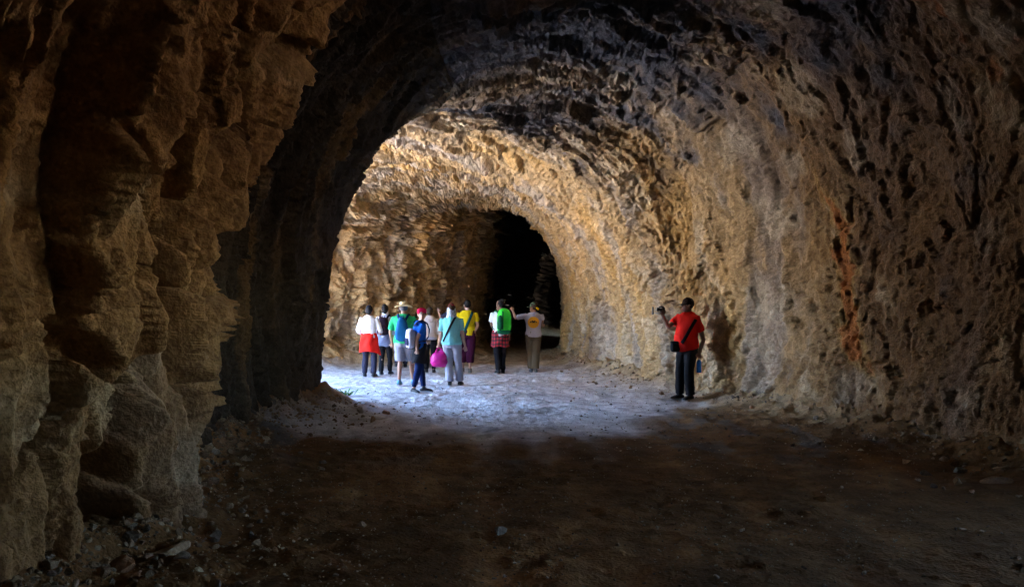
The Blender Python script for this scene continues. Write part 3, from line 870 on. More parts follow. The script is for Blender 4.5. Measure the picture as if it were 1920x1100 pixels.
    def wrap(self, mat, name, z0=1.02, z1=.62, flare=.35, nf=7, fold=.016, tone=None, corner=0.0, grow=.022, gap=50):
        """a garment tied round the waist; open in front, with pleats that widen downwards"""
        s = self.s; nu, nv = 120, 44
        out, inn, tn = [], [], []
        for j in range(nv):
            t = j / (nv - 1)
            for i in range(nu):
                u = i / (nu - 1); th = R(90 + gap / 2 + (360 - gap) * u)
                zb = z1 - corner * math.exp(-((u - .80) / .10) ** 2) + .012 * math.sin(u * 23 + self.seed)
                z = z0 + (zb - z0) * t
                zz = max(z, .9)
                p, r_ = None, None
                rx = np.interp(zz, [.80, .92, 1.05, 1.18], [.165, .172, .146, .155]) * self.hipw * self.g + grow; ry = np.interp(zz, [.80, .92, 1.05, 1.18], [.118, .125, .108, .113]) * self.hipw * self.g + grow
                k = 1 + flare * t * .5 + corner * 1.6 * t * t * math.exp(-((u - .80) / .10) ** 2)
                fd = fold * (.35 + t) * math.sin(nf * math.pi * 2 * u + self.seed + 1.3 * math.sin(5 * u)) + .006 * math.sin(31 * u + 9 * t)
                for lst, e in ((out, 0.0), (inn, -.006)):
                    lst.append(self.T((rx * k + fd + e) * math.cos(th), (ry * k + fd + e) * math.sin(th), z))
                if tone: tn.append(tone(u, t))
        V_ = np.array([list(v) for v in out] + [list(v) for v in inn]); n = nu * nv
        F = []
        for j in range(nv - 1):
            for i in range(nu - 1):
                a_ = j * nu + i
                F.append((a_, a_ + 1, a_ + nu + 1, a_ + nu)); F.append((n + a_, n + a_ + nu, n + a_ + nu + 1, n + a_ + 1))
        for i in range(nu - 1):
            for j in (0, nv - 1):
                a_ = j * nu + i; F.append((a_, a_ + 1, n + a_ + 1, n + a_))
        for j in range(nv - 1):
            for i in (0, nu - 1):
                a_ = j * nu + i; F.append((a_, a_ + nu, n + a_ + nu, n + a_))
        me = mesh_from(name, V_, F, mat, np.array(tn + tn) if tone else None)
        return link(name, me, self.root)

def soft_box(bm, c, size, r, f, power=4.0, top=1.0, seg=28, rows=16, up=Vector((0, 0, 1))):
    """rounded bag shape: superellipse sections, narrower towards the top"""
    rings = []
    for j in range(rows + 1):
        v = -1 + 2 * j / rows
        e = max(1 - abs(v) ** power, 0) ** (1 / power)
        if j in (0, rows): e = .35
        wd = 1 + (top - 1) * (v + 1) / 2
        ring = []
        for k in range(seg):
            t = 2 * math.pi * k / seg; ct, st_ = math.cos(t), math.sin(t)
            x = math.copysign(abs(ct) ** .6, ct) * size[0] / 2 * e * wd; y = math.copysign(abs(st_) ** .7, st_) * size[1] / 2 * e
            ring.append(bm.verts.new(Vector(c) + r * x + f * y + up * v * size[2] / 2))
        rings.append(ring)
    for A, B in zip(rings[:-1], rings[1:]):
        for k in range(seg): bm.faces.new((A[k], A[(k + 1) % seg], B[(k + 1) % seg], B[k]))
    bm.faces.new(list(reversed(rings[0]))); bm.faces.new(rings[-1])

def crumple(o, amp, scale, seed):
    folds(o.data, amp, scale, seed, (1, 1, .8))

def backpack(p, label, mat, mat2, size=(.30, .20, .44), zc=1.18, off=.20, x=0.0, pocket=True, strap_mat=None, top=.75, straps=True):
    s = p.s
    root = thing('backpack', p.loc + p.T(x, -off, zc - size[2] / 2), label, 'backpack', None)
    c = Vector((0, 0, size[2] / 2 * s))
    bm = bmesh.new(); soft_box(bm, c, [v * s for v in size], p.r, p.f, 3.5, top)
    o = from_bm(bm, 'main_compartment', mat, root); crumple(o, .014, 9, p.seed + 3)
    if pocket:
        bm = bmesh.new(); soft_box(bm, c + (-p.f * (size[1] * .42) + Vector((0, 0, -size[2] * .18))) * s, [size[0] * .72 * s, size[1] * .4 * s, size[2] * .42 * s], p.r, p.f, 3.5, .9)
        o = from_bm(bm, 'front_pocket', mat2, root); crumple(o, .008, 12, p.seed + 4)
    bm = bmesh.new(); tp = c + Vector((0, 0, size[2] * .47 * s)) + p.f * size[1] * .2 * s
    loft(bm, [tp - p.r * .04 * s, tp - p.r * .02 * s + Vector((0, 0, .035 * s)), tp + p.r * .02 * s + Vector((0, 0, .035 * s)), tp + p.r * .04 * s], [.007 * s] * 4, p.f, 8)
    from_bm(bm, 'carry_loop', strap_mat or mat2, root)
    if straps:
        base_l = p.loc - root.location
        for sg in (-1, 1):
            pts = [p.T(x * .6 + sg * .06, -.15, 1.34), p.T(x * .3 + sg * .10, -.10, 1.425), p.T(sg * .115, 0.0, 1.452), p.T(sg * .125, .10, 1.39), p.T(sg * .13, .145, 1.28), p.T(sg * .14, .135, 1.14), p.T(sg * .165, .06, 1.05), p.T(sg * .15, -.08, 1.02)]
            pts = [q + base_l for q in pts]
            cen_ = p.T(0, 0, 1.25) + base_l
            nr = [((q - cen_) - Vector((0, 0, (q - cen_).z * .3))).normalized() for q in pts]
            bm = bmesh.new(); ribbon(bm, pts, nr, .05 * s, .010 * s)
            from_bm(bm, 'shoulder_strap', strap_mat or mat2, root)
    return root

# ------------------------------------------------------------------ the walkers
# 1: white top, red garment round the waist
p = Person(692, 708, 1.60, yaw=-4, label='person in white top with bright red garment tied round the waist', shoulder=.17, seed=3)
p.legs((-.12, .05, .085), (.13, -.10, .10), -8, 10)
p.arms((p.T(-.265, .02, 1.10), p.T(-.20, .17, .98), p.f + Vector((.3, 0, -.2)), .7), (p.T(.265, .03, 1.10), p.T(.23, .21, 1.01), p.f + Vector((-.2, 0, -.1)), .7))
p.body(); p.shirt(C_WHITE, 1.55, .93); p.trousers(C_DENIM, .99, flare=1.15); p.shoes(C_SHOE)
p.hair(HAIR_BLACK); p.cap(C_NAVY, False, deep=.03)
p.wrap(C_RED, 'red_garment', 1.045, .61, .42, 5, .014, corner=.10)
# 2: dark rucksack, blue-grey garment round the waist
p = Person(722, 704, 1.60, yaw=-6, label='person in dark tall headwear and white face mask carrying a dark plum backpack', shoulder=.16, seed=4)
p.legs((-.09, -.04, .085), (.10, .10, .085), -5, 6)
p.arms(p.hang(-1), p.hang(1, .08, .05))
p.body(); p.shirt(C_PALE, 1.4, .9); p.trousers(C_BLACK, .99); p.shoes(C_SHOE)
p.hair(HAIR_BLACK, bun=True)
bm = bmesh.new(); loft(bm, [p.H(0, 0, -.03), p.H(0, 0, .03), p.H(0, 0, .075)], [(.072 * p.s, .082 * p.s), (.076 * p.s, .098 * p.s), (.074 * p.s, .108 * p.s)], p.hr, 20)
from_bm(bm, 'face_mask', C_MASK, p.root)
p.cap(C_BLACK, False, 'knit_hat', deep=.01)
p.wrap(C_BLUEGREY, 'blue_grey_garment', 1.04, .70, .30, 4, .008)
bp = backpack(p, 'dark plum backpack with small pink print, on the walker in the white face mask', C_PLUM, C_PLUM, (.31, .20, .44), 1.19, .20)
bm = bmesh.new()
pk = bp.children[0].data
decal(bvh_of(pk), Vector((0, 0, .30)), p.r, Vector((0, 0, 1)), p.f, ring_shape(.022, .034, 30, 330, 2, 20) + ring_shape(0, .014, 0, 360, 2, 12, 0, -.004), 'printed_logo', C_PINKP, bp)
# 3: straw hat
p = Person(757, 721, 1.70, yaw=-3, label='person in wide straw hat, jade green T-shirt and grey shorts with a blue backpack', shoulder=.195, girth=1.06, skin=SKIN_TAN, seed=5)
p.legs((-.07, -.14, .11), (.16, .22, .085), 0, 6)
p.arms((p.T(-.27, -.02, 1.10), p.T(-.26, .10, .87), Vector((0, .25, -1)), .5), (p.T(.29, .02, 1.10), p.T(.28, .14, .88), Vector((0, .25, -1)), .5))
p.body(); p.shirt(C_GREEN, .85, .86, loose=.022); p.trousers(C_GREY, .46, 'shorts', .024, 1.25); p.shoes(C_SHOEBLUE)
p.hair(HAIR_GREY, short=True)
bm = bmesh.new(); nr_ = 40
prof = [(.205, .155, 0), (.19, .150, 0), (.10, .152, 1), (.097, .175, 1), (.092, .215, 1), (.075, .245, 1), (.03, .25, 1), (.028, .238, 1), (.07, .233, 1), (.088, .20, 1), (.093, .148, 1), (.19, .143, 0), (.205, .148, 0)]
rings = []
for rr, z, _ in prof:
    rings.append([bm.verts.new(p.H(rr * math.cos(2 * math.pi * k / nr_) * .92, rr * math.sin(2 * math.pi * k / nr_) - .01, z - (.02 * math.sin(4 * math.pi * k / nr_ + 1.0) + .012 * math.sin(2 * math.pi * k / nr_)) * (rr > .15))) for k in range(nr_)])
for A, B in zip(rings, rings[1:] + rings[:1]):
    for k in range(nr_): bm.faces.new((A[k], A[(k + 1) % nr_], B[(k + 1) % nr_], B[k]))
hat = from_bm(bm, 'straw_hat', C_STRAW, p.root)
bm = bmesh.new(); loft(bm, [p.H(0, -.01, .155), p.H(0, -.01, .185)], [(.096 * p.s * .95, .103 * p.s), (.094 * p.s * .95, .099 * p.s)], p.hr, 32)
from_bm(bm, 'hat_band', cloth('hat_band', (0.40, 0.33, 0.2)), hat)
backpack(p, 'blue drawstring backpack on the jade green T-shirt of the walker in straw hat', C_PACKBLUE, C_PACKNAVY, (.32, .18, .48), 1.16, .20, pocket=False, top=.45)
# 12: almost hidden walker behind the straw hat
p = Person(752, 690, 1.60, yaw=0, label='person almost hidden behind the straw hat walker, one dark trouser leg and shoe showing', seed=21)
p.legs((-.10, -.16, .12), (.10, .10, .085)); p.arms(p.hang(-1, .05), p.hang(1, .05))
p.body(); p.shirt(C_DENIM, .9); p.trousers(C_DENIM); p.shoes(C_SHOE); p.hair(HAIR_BROWN)
# 4: woman looking back
p = Person(786, 735, 1.57, yaw=-62, head_yaw=-170, label='person in crimson headscarf and cobalt blue top looking back at the camera', shoulder=.16, lean=.04, seed=6)
p.legs((-.06, .12, .085), (.05, -.14, .085), 35, 75)
p.arms((p.T(-.22, .04, 1.10), p.T(-.18, .22, 1.02), p.f + Vector((0, 0, -.2)), .8), (p.P(781, 638, -.14), p.P(782, 655, -.16), Vector((.12, -.1, -1)), 1.0))
p.head_shift = Vector((.02, -.02, 0))
p.body(); p.shirt(C_BLUE, .55, .86); p.trousers(C_LEGGING, .96, loose=.008); p.shoes(C_SHOE); p.hair(HAIR_BROWN); p.face()
p.wrap(C_BLACK, 'black_garment', 1.0, .60, .20, 4, .008, gap=8)
bm = bmesh.new(); M3 = Matrix((p.hr, p.hf, Vector((0, 0, 1)))).transposed()
ell(bm, p.H(0, -.018, .172), (.098 * p.s, .108 * p.s, .075 * p.s), M3, 3); ell(bm, p.H(0, -.07, .11), (.075 * p.s, .05 * p.s, .07 * p.s), M3, 3)
me = fuse(bm, .010, 2); folds(me, .008, 22, 3); link('headscarf', finish(me, C_CRIMSON, 'headscarf'), p.root)
backpack(p, 'pale lilac and navy backpack on the back of the walker looking round', C_PALE, C_NAVY, (.27, .16, .38), 1.10, .19, pocket=True, strap_mat=C_NAVY)
# 5: cream hooded jacket, partly hidden
p = Person(806, 700, 1.55, yaw=4, label='person in cream hooded jacket and black trousers, partly hidden behind the one looking back', shoulder=.16, seed=7)
p.legs((-.09, .10, .085), (.10, -.06, .085), 0, 5)
p.arms(p.hang(-1, .06), p.hang(1, .10, .02))
p.body(); p.shirt(C_CREAM, 1.35, .93, 'hooded_jacket', .022); p.trousers(C_BLACK, .98); p.shoes(C_SHOE); p.hair(HAIR_BROWN)
bm = bmesh.new(); loft(bm, [p.T(0, -.03, 1.46), p.T(0, -.085, 1.43), p.T(0, -.13, 1.36), p.T(0, -.12, 1.30)], [(.10 * p.s, .05 * p.s), (.12 * p.s, .05 * p.s), (.10 * p.s, .035 * p.s), (.05 * p.s, .02 * p.s)], p.r, 16)
from_bm(bm, 'hood', C_CREAM, p.root)
bm = bmesh.new(); pts_, rd = p.torso(.018, .86, .95); loft(bm, pts_, rd, p.r, 24)
from_bm(bm, 'shirt_hem', C_PALE, p.root)
# 6: aqua T-shirt with the magenta bag
p = Person(847, 723, 1.64, yaw=-4, label='person in aqua T-shirt, crimson cap with patterned neck scarf and grey trousers', shoulder=.185, girth=1.08, hip=1.06, seed=8)
p.legs((-.04, -.02, .085), (.16, .10, .085), -6, 8)
p.arms((p.P(826, 632, .0), p.P(823, 645, .06), Vector((.05, .15, -1)), 1.0), (p.P(868, 632, -.02), p.P(872, 648, .05), Vector((.15, .15, -1)), .5))
p.body(); p.shirt(C_AQUA, .62, .86, loose=.018); p.trousers(C_LGREY, .99, loose=.018, flare=1.25); p.shoes(C_SHOE); p.hair(HAIR_BROWN); p.cap(C_CRIMSON, True, deep=.0)
bm = bmesh.new(); loft(bm, [p.H(0, -.03, .15), p.H(0, -.045, .09), p.H(0, -.05, .02), p.H(0, -.05, -.05)], [(.086 * p.s, .075 * p.s), (.090 * p.s, .07 * p.s), (.098 * p.s, .062 * p.s), (.115 * p.s, .055 * p.s)], p.hr, 24)
me = fuse(bm, .010, 1); folds(me, .010, 14, 5, (1, 1, .3)); link('neck_scarf', finish(me, C_SCARF, 'neck_scarf'), p.root)
body_strap(p.bvh, p.T(.09, 0, 1.44), p.T(-.165, 0, .93), p.f, 'bag_strap', C_BLACK, p.root, .045)
hand = p.arm[0][2]
bg = thing('handbag', p.loc + Vector((hand.x, hand.y, hand.z - .47)), 'crumpled magenta bag hanging from the left hand of the aqua T-shirt walker', 'bag')
bm = bmesh.new(); soft_box(bm, Vector((.02, .0, .17)), (.36, .20, .30), Vector((1, 0, 0)), Vector((0, 1, 0)), 2.6, .62)
o = from_bm(bm, 'bag_body', C_MAGENTA, bg); crumple(o, .055, 7, 3); crumple(o, .018, 17, 4)
for dy in (-.04, .04):
    bm = bmesh.new(); loft(bm, [(-.08, dy, .28), (-.03, dy * .6, .38), (0, 0, .405), (.04, dy * .6, .38), (.11, dy, .28)], [.016, .014, .013, .014, .016], (0, 1, 0), 8)
    from_bm(bm, 'handle', C_MAGENTA, bg)
# 7: hidden behind the aqua T-shirt, arm raised
p = Person(842, 687, 1.66, yaw=0, label='person with red brown hair hidden behind the aqua T-shirt walker, left fist raised', shoulder=.16, seed=22)
p.legs((-.16, .0, .10), (.08, .06, .085)); p.arms((p.P(830, 604, .05), p.P(822.5, 585, .12), Vector((-.05, .0, 1)), 1.1), p.hang(1, .02))
p.head_shift = Vector((.06, 0, 0))
p.body(); p.shirt(C_DENIM, .7); p.trousers(C_BLACK); p.shoes(C_SHOE); p.hair(HAIR_RED)
# 8: yellow T-shirt
p = Person(876, 698, 1.74, yaw=6, head_yaw=25, label='person in yellow T-shirt and baggy maroon cropped trousers with a teal shoulder strap', shoulder=.185, skin=SKIN, seed=9)
p.legs((-.10, .12, .085), (.06, -.08, .085), -6, 4)
p.arms((p.T(-.26, .03, 1.10), p.T(-.20, .18, .92), Vector((.1, .5, -.8)), .6), (p.T(.25, .0, 1.09), p.P(890, 622, -.02), Vector((.02, .1, -1)), .9))
p.body(); p.shirt(C_YELLOW, .62, .87, loose=.020); p.trousers(C_MAROON, .80, 'cropped_trousers', .040, 1.05); p.shoes(C_SHOEGREY); p.hair(HAIR_BLACK, short=True)
body_strap(p.bvh, p.T(.12, 0, 1.42), p.T(-.10, 0, .90), p.f, 'shoulder_strap', C_TEAL, p.root, .065)
# 9: tall green rucksack and plaid shirt
p = Person(938, 700, 1.74, yaw=12, head_yaw=62, label='person with red and black checked shirt tied at the waist under a tall green backpack', shoulder=.165, skin=SKIN_DARK, seed=10)
p.legs((-.06, -.05, .085), (.075, .06, .085), -8, 6)
p.arms((p.P(921, 606, .02), p.P(925, 616, .14), Vector((.4, .6, .1)), .8), p.hang(1, .06))
p.body(); p.shirt(C_WHITE, .8, .86, loose=.016); p.trousers(C_BLACK, .99, 'leggings', .010); p.shoes(C_SHOE); p.hair(HAIR_BLACK, bun=True, short=True)
def plaid(u, t):
    a_ = int(u * 30) % 2; b_ = int(t * 9) % 2
    return ((.46, .015, .03), (.12, .008, .014), (.012, .008, .010))[a_ + b_]
p.wrap(C_PRINT, 'checked_shirt', 1.00, .62, .22, 4, .006, tone=plaid, gap=40)
bp = backpack(p, 'tall bright green backpack above the red and black checked shirt', C_LIME, C_DGREEN, (.32, .22, .58), 1.21, .22, .05, pocket=False, strap_mat=C_DGREEN, top=.95)
bm = bmesh.new(); soft_box(bm, (Vector((0, 0, .26)) - p.r * .12 - p.f * .10) * p.s, [.13, .14, .34], p.r, p.f, 3, .8)
o = from_bm(bm, 'side_pocket', C_DGREEN, bp); crumple(o, .012, 10, 2)
bm = bmesh.new(); soft_box(bm, (Vector((0, 0, .05))) * p.s, [.335, .235, .12], p.r, p.f, 3, 1)
from_bm(bm, 'base_panel', C_DGREEN, bp)
bm = bmesh.new(); ribbon(bm, [Vector(q) * p.s for q in (p.r * -.06 - p.f * .113 + Vector((0, 0, .52)), p.r * -.06 - p.f * .12 + Vector((0, 0, .40)), p.r * -.06 - p.f * .118 + Vector((0, 0, .10)))], [-p.f] * 3, .03, .006)
from_bm(bm, 'compression_strap', C_DGREEN, bp)
# 10: grey T-shirt with round orange print
p = Person(1000, 698, 1.68, yaw=0, head_yaw=58, label='person in grey T-shirt with round orange print, camouflage cap and brown cargo trousers', shoulder=.19, girth=1.02, skin=SKIN_TAN, seed=12)
p.legs((-.05, .06, .085), (.05, -.05, .09), -6, 4)
p.arms((p.P(966, 596, .05), p.P(962, 583, .12), Vector((-.5, .1, .8)), 1.0), (p.P(1017, 602, .0), p.P(1015, 609, .14), Vector((.55, .25, -.1)), 1.0))
p.body(); p.shirt(C_HEATHER, .80, .86, loose=.020); p.trousers(C_OLIVE, .99, 'cargo_trousers', .028, 1.25); p.shoes(C_SHOEGREY); p.hair(HAIR_BROWN, short=True); p.face()
p.cap(C_CAMO, True, deep=.0)
bm = bmesh.new(); loft(bm, [p.H(.0, -.10, .10), p.H(.0, -.125, .075), p.H(0, -.13, .045)], [(.05 * p.s, .018 * p.s), (.055 * p.s, .014 * p.s), (.04 * p.s, .008 * p.s)], p.hr, 10)
from_bm(bm, 'yellow_neck_flap', C_YELLOW, p.root)
c_ = p.T(0, 0, 1.215)
decal(p.bvh, c_, p.r, Vector((0, 0, 1)), p.f, ring_shape(0, .138, nr=6, na=36), 'round_print', C_ORANGE, p.root, .003)
letters = ring_shape(.058, .092, 15, 165, 2, 18, 0, -.02, .72)
letters = [q for k, q in enumerate(letters) if k % 18 not in (3, 8, 13)] + ring_shape(0, .04, 0, 180, 3, 14, 0, -.01, .8)
decal(p.bvh, c_, p.r, Vector((0, 0, 1)), p.f, letters, 'dark_print', C_INK, p.root, .0055)
# 11: photographer in red by the right wall
p = Person(1290, 753, 1.72, yaw=128, head_yaw=98, label='person in red polo shirt and dark cap holding up a camcorder by the right wall', shoulder=.19, girth=1.08, belly=.10, skin=SKIN_DARK, seed=14)
p.legs((-.09, .05, .085), (.11, .08, .085), -6, 12)
p.root['group'] = 'hikers walking through the tunnel'
p.arms((p.P(1319, 637, -.14), p.P(1311, 660, -.16), Vector((-.05, -.05, -1)), 1.1), (p.P(1253, 613, .02), p.P(1243, 592, -.02), Vector((-.2, -.1, .9)), 1.0))
p.body(); p.shirt(C_RED, .62, .86, 'polo_shirt', .020); p.trousers(C_BLACK, .99, loose=.016, flare=1.2); p.shoes(C_SHOE); p.hair(HAIR_BLACK, short=True); p.face(True); p.cap(cloth('dark_brown_cap', (.03, .018, .014)), True)
bm = bmesh.new(); loft(bm, [p.T(0, .0, 1.435), p.T(0, .005, 1.47)], [(.098 * p.s, .082 * p.s), (.072 * p.s, .068 * p.s)], p.r, 20)
from_bm(bm, 'collar', C_RED, p.root)
v = Vector((.0, 1, 0))
body_strap(p.bvh, p.P(1300, 598), p.P(1274, 642), v, 'bag_strap', C_BLACK, p.root, .055)
bc = p.P(1266, 650, -.10) + p.loc
bg = thing('camera_bag', bc - Vector((0, 0, .09)), 'black camera bag slung at the front of the person in red', 'bag')
bm = bmesh.new(); soft_box(bm, (0, 0, .09), (.16, .13, .18), Vector((1, 0, 0)), v, 4, .95); from_bm(bm, 'bag_body', C_BLACK, bg)
bm = bmesh.new(); soft_box(bm, (-.005, -.06, .075), (.12, .04, .11), Vector((1, 0, 0)), v, 4, .95); from_bm(bm, 'front_pocket', C_BLACK, bg)
bm = bmesh.new(); soft_box(bm, (.0, -.005, .165), (.165, .135, .045), Vector((1, 0, 0)), v, 4, .95); from_bm(bm, 'bag_flap', C_BLACK, bg)
bm = bmesh.new(); loft(bm, [(.06, 0, .15), (.075, 0, .21), (.09, .02, .25)], [(.02, .004)] * 3, (0, 1, 0), 8); from_bm(bm, 'strap_end', C_STEEL, bg)
# his camcorder, monitor arm to the left
cc = p.P(1241, 581, -.04) + p.loc
cm = thing('camcorder', cc, 'black camcorder with side monitor held up by the person in red', 'camera')
bm = bmesh.new(); soft_box(bm, (.01, 0, .0), (.09, .07, .075), Vector((1, 0, 0)), v, 5, .95); from_bm(bm, 'camera_body', C_PLASTIC, cm)
bm = bmesh.new(); loft(bm, [(-.03, 0, .012), (-.055, 0, .012), (-.057, 0, .012), (-.085, 0, .012)], [.026, .026, .032, .032], (0, 1, 0), 16); from_bm(bm, 'lens', C_PLASTIC, cm)
bm = bmesh.new(); loft(bm, [(.05, 0, .03), (.01, 0, .055), (-.05, 0, .052)], [.012, .014, .012], (0, 1, 0), 8); from_bm(bm, 'top_handle', C_PLASTIC, cm)
bm = bmesh.new(); loft(bm, [(0, -.01, -.04), (-.08, -.01, -.055), (-.13, -.01, -.05)], [.006] * 3, (0, 1, 0), 8); from_bm(bm, 'bracket_arm', C_STEEL, cm)
bm = bmesh.new(); soft_box(bm, (-.155, -.01, -.01), (.03, .10, .14), Vector((1, 0, 0)), v, 6, 1.0); from_bm(bm, 'monitor', C_PLASTIC, cm)
# blue bottle in his other hand
bl = p.P(1310.5, 698, -.17) + p.loc
M_BOT, nt, b = new_mat('blue_plastic'); b.inputs['Base Color'].default_value = (.015, .16, .62, 1); b.inputs['Roughness'].default_value = .25
bt = thing('water_bottle', bl, 'blue water bottle held low in the hand of the person in red', 'bottle')
bm = bmesh.new(); loft(bm, [(0, 0, 0), (0, 0, .01), (0, 0, .09), (0, 0, .10), (0, 0, .17), (0, 0, .20), (0, 0, .215)], [.036, .042, .042, .039, .042, .026, .016], (1, 0, 0), 20); from_bm(bm, 'bottle_body', M_BOT, bt)
bm = bmesh.new(); loft(bm, [(0, 0, .214), (0, 0, .24)], [.018, .018], (1, 0, 0), 16); from_bm(bm, 'cap', C_WHITE, bt)
# ------------------------------------------------------------------ stones
def stone_shape(seed, sub=3, flat=.7):
    bm = bmesh.new(); bmesh.ops.create_icosphere(bm, subdivisions=sub, radius=1.0)
    co = np.array([v.co[:] for v in bm.verts]); rs = np.random.RandomState(seed)
    for _ in range(14):                                   # chip flat faces off the lump
        n = rs.normal(size=3); n /= np.linalg.norm(n); d = rs.uniform(.30, .75)
        over = np.maximum(co @ n - d, 0); co -= over[:, None] * n
    co *= 1 + .05 * fbm(co * 3 + seed, 3, seed)[:, None]
    co *= np.array([rs.uniform(.8, 1.15), rs.uniform(.7, 1.0), flat * rs.uniform(.8, 1.1)])
    fs = np.array([[v.index for v in f.verts] for f in bm.faces]); bm.free()
    return co, fs
def stone_tone(n, rs, base):
    return np.clip(np.array(base) * rs.uniform(.8, 1.2), .02, .8) * np.ones((n, 3))
def on_ground(px, py):
    z = 0.0
    for _ in range(6):
        y = (EYE - z) * 1600 / (py - 565); x = (px - 960) / 1600 * y
        z = float(ground_z(np.array([x]), np.array([y]))[0])
    return x, y, z
TANS, GRY, RED, PAL = (.36, .25, .15), (.27, .23, .18), (.33, .17, .09), (.50, .41, .29)
ROCKS = [   # pixel, width in pixels, flatness, colour, label
    (322, 1012, 88, .45, TANS, 'large flat tan slab of rock lying at the foot of the near left wall'),
    (368, 970, 26, .8, RED, 'small reddish stone just above the flat tan slab by the left wall'),
    (226, 1046, 62, .75, RED, 'big reddish brown block at the bottom left where wall meets floor'),
    (480, 1020, 26, .7, TANS, 'tan stone at the road edge, nearest the flat slab of the left rubble'),
    (517, 1022, 22, .6, TANS, 'low tan stone second along the road edge from the flat slab'),
    (551, 1013, 15, .8, PAL, 'small pale cube shaped stone at the edge of the left rubble'),
    (574, 1013, 15, .6, PAL, 'small pale flat stone lying right of the cube shaped stone'),
    (405, 1003, 40, .6, GRY, 'grey stone half buried in rubble right of the flat tan slab'),
    (340, 1045, 34, .6, GRY, 'grey stone in front of the flat tan slab'),
    (455, 960, 28, .8, GRY, 'angular grey stone on the bank at the foot of the dark recess'),
    (1614, 841, 15, .6, PAL, 'small pale stone alone on the road beside the right bank'),
    (1868, 905, 58, .5, TANS, 'wide flat tan stone on the right bank at the picture edge'),
    (1822, 922, 18, .8, RED, 'reddish stone in front of the wide flat stone on the right'),
    (1722, 901, 16, .8, PAL, 'small pale stone on the road near the foot of the right wall'),
    (1728, 919, 14, .5, TANS, 'thin tan stone just in front of a small pale one, right side'),
    (1628, 906, 13, .8, TANS, 'small tan stone out on the dark road left of the right bank'),
    (1700, 808, 24, .8, TANS, 'tan stone against the foot of the right wall past the rust stain'),
    (1800, 850, 34, .8, GRY, 'large grey stone piled at the foot of the right wall'),
    (1770, 828, 26, .7, TANS, 'brown stone on the right bank behind the large grey stone'),
    (1804, 992, 18, .7, PAL, 'pale stone alone near the lower right of the dark road'),
    (1840, 998, 16, .7, TANS, 'tan stone beside the pale stone at the lower right'),
    (1374, 933, 16, .4, TANS, 'thin tan flake of rock lying mid road'),
    (1264, 982, 20, .4, RED, 'flat reddish flake of rock in the middle of the near road'),
    (1390, 995, 20, .7, TANS, 'tan stone half sunk in the middle of the near road'),
    (1342, 1021, 12, .7, PAL, 'tiny pale pebble in the near road below the half sunk stone'),
    (1484, 1020, 13, .5, PAL, 'tiny pale flake in the near road right of centre'),
    (1378, 767, 12, .8, PAL, 'small pale stone at the lit road edge right of the person in red'),
    (722, 775, 20, .8, RED, 'reddish brown stone at the lit edge of the left corner pile'),
    (676, 770, 26, .8, GRY, 'dark grey stone heaped against the left corner of the tunnel'),
    (700, 790, 24, .7, TANS, 'brown stone in front of the left corner pile'),
]
for i, (px, py, wpx, flat, colr, lab) in enumerate(ROCKS):
    x, y, z = on_ground(px, py)
    r_ = wpx / 1600 * y / 2
    rs = np.random.RandomState(900 + i); co, fs = stone_shape(900 + i, 3, flat)
    me = mesh_from('rock', co * r_, fs, M_STONE, stone_tone(len(co), rs, colr), smooth=False)
    o = link('rock', me, label=lab, category='rock', group='loose stones on the tunnel floor')
    o.location = (x, y, z + r_ * flat * .35); o.rotation_euler = (rs.uniform(-.2, .2), rs.uniform(-.2, .2), rs.uniform(0, 6.28))

BASE = [stone_shape(50 + k, 2, .7) for k in range(7)]
def scatter(name, xs, ys, sizes, cols):
    zs = ground_z(xs, ys); V_, F_, T_ = [], [], []; n0 = 0
    rs = np.random.RandomState(len(xs))
    for x, y, z, r_, c in zip(xs, ys, zs, sizes, cols):
        co, fs = BASE[rs.randint(len(BASE))]
        a = rs.uniform(0, 6.28); ca, sa = math.cos(a), math.sin(a)
        t = rs.uniform(-.5, .5); ct, st_ = math.cos(t), math.sin(t)
        M_ = np.array([[ca, -sa, 0], [sa, ca, 0], [0, 0, 1]]) @ np.array([[1, 0, 0], [0, ct, -st_], [0, st_, ct]])
        V_.append((co * r_) @ M_.T + np.array([x, y, z + r_ * .12])); F_.append(fs + n0); n0 += len(co)
        T_.append(np.tile(c, (len(co), 1)))
    me = mesh_from(name, np.concatenate(V_), np.concatenate(F_), M_STONE, np.concatenate(T_), smooth=False)
    return link(name, me, kind='stuff')
def pick_cols(n, rs):
    pal_ = np.array([TANS, (.27, .22, .17), TANS, (.30, .19, .11), TANS, (.40, .31, .21)]); return pal_[rs.randint(0, 6, n)] * rs.uniform(.45, .95, n)[:, None]
rs = np.random.RandomState(5)
n = 2800; ys = 3.9 + (13.6 - 3.9) * rs.rand(n) ** 1.3; xs = XL(np.minimum(ys, 13.2)) + 0.05 + rs.exponential(.30, n)
scatter('rubble', xs, ys, np.clip(rs.lognormal(-3.95, .6, n), .007, .075), pick_cols(n, rs))
n = 2100; ys = 4.5 + 26 * rs.rand(n) ** 1.3; xs = XR(ys) - 0.0 - rs.exponential(.32, n)
scatter('rubble', xs, ys, np.clip(rs.lognormal(-3.85, .5, n), .008, .09), pick_cols(n, rs))
n = 2600; ys = 4.2 + 15 * rs.rand(n) ** 1.5; xs = -2.4 + 7.4 * rs.rand(n); k = (xs > XL(np.minimum(ys, 13))) & (xs < XR(ys)); xs, ys = xs[k], ys[k]
k = fbm(np.stack([xs * .9, ys * .9, 0 * xs], 1), 3, 77) + .25 * rs.rand(len(xs)) > -.02; xs, ys = xs[k], ys[k]
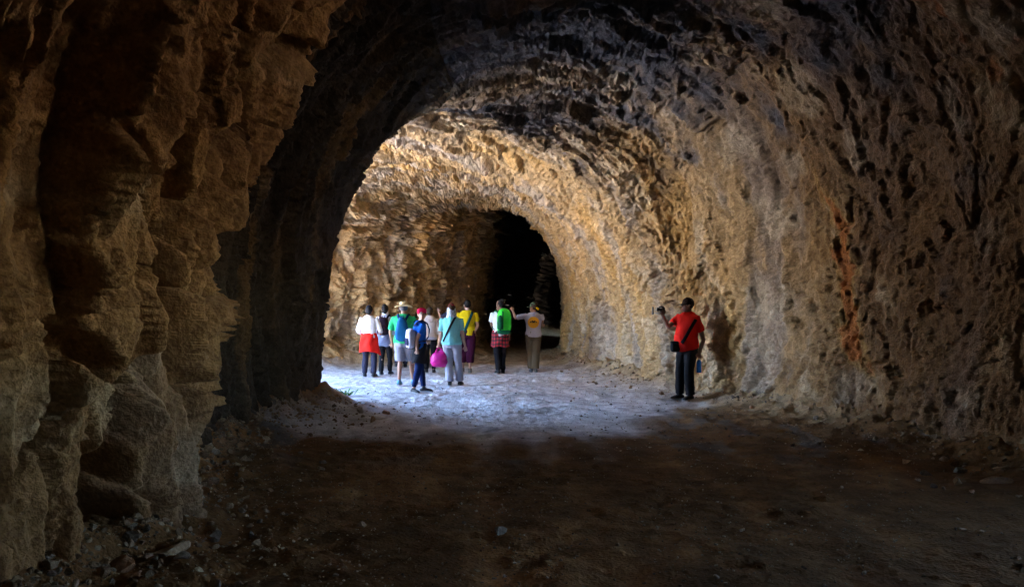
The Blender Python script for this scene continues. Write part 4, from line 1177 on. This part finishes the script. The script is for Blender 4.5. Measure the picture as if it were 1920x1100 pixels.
scatter('gravel', xs, ys, np.clip(rs.lognormal(-4.5, .45, len(xs)), .005, .035), pick_cols(len(xs), rs))

# grit: dark crumbs on the lit floor, pale chips on the near floor
BASE = [stone_shape(80 + k, 1, .6) for k in range(5)]
n = 9000; ys = 4.3 * np.exp(rs.rand(n) * math.log(20 / 4.3)); xs = (-0.62 + 1.1 * rs.rand(n)) * ys; k = (xs > XL(np.minimum(ys, 13)) + .1) & (xs < XR(ys) - .1); xs, ys = xs[k], ys[k]
k = fbm(np.stack([xs * 1.4, ys * .8, 0 * xs], 1), 3, 78) + .35 * rs.rand(len(xs)) > .02; xs, ys = xs[k], ys[k]
cl = np.where((ys > 10.5)[:, None], np.array([.13, .115, .10]), np.array([.46, .36, .24])) * rs.uniform(.6, 1.2, len(xs))[:, None]
scatter('grit', xs, ys, np.clip(rs.lognormal(-4.7, .4, len(xs)) * np.where(ys > 10.5, 1.9, 1.15), .005, .04), cl)

# the small weed at the left corner
x, y, z = on_ground(651, 742)
wd = thing('weed', (x, y, z), 'small green weed growing at the lit foot of the left rock corner', 'plant')
M_LEAF = simple('leaf', (.06, .16, .03), .6, .3, 20, .2)
for k in range(22):
    bm = bmesh.new(); a = rs.uniform(0, 6.28); l_ = rs.uniform(.10, .24); d = Vector((math.cos(a), math.sin(a), 0)); sd_ = Vector((-d.y, d.x, 0))
    o_ = d * rs.uniform(0, .12) + sd_ * rs.uniform(-.08, .08)
    up = rs.uniform(.5, 1.1)
    c0, c1, c2 = o_, o_ + d * l_ * .45 + Vector((0, 0, l_ * up * .6)), o_ + d * l_ + Vector((0, 0, l_ * up * .55))
    for dz in (0, -.003):
        e = Vector((0, 0, dz)); v_ = [bm.verts.new(q_ + e) for q_ in (c0 - sd_ * .006, c0 + sd_ * .006, c1 + sd_ * .022, c1 - sd_ * .022, c2)]
        bm.faces.new((v_[0], v_[1], v_[2], v_[3])); bm.faces.new((v_[3], v_[2], v_[4]))
    from_bm(bm, 'leaf', M_LEAF, wd)
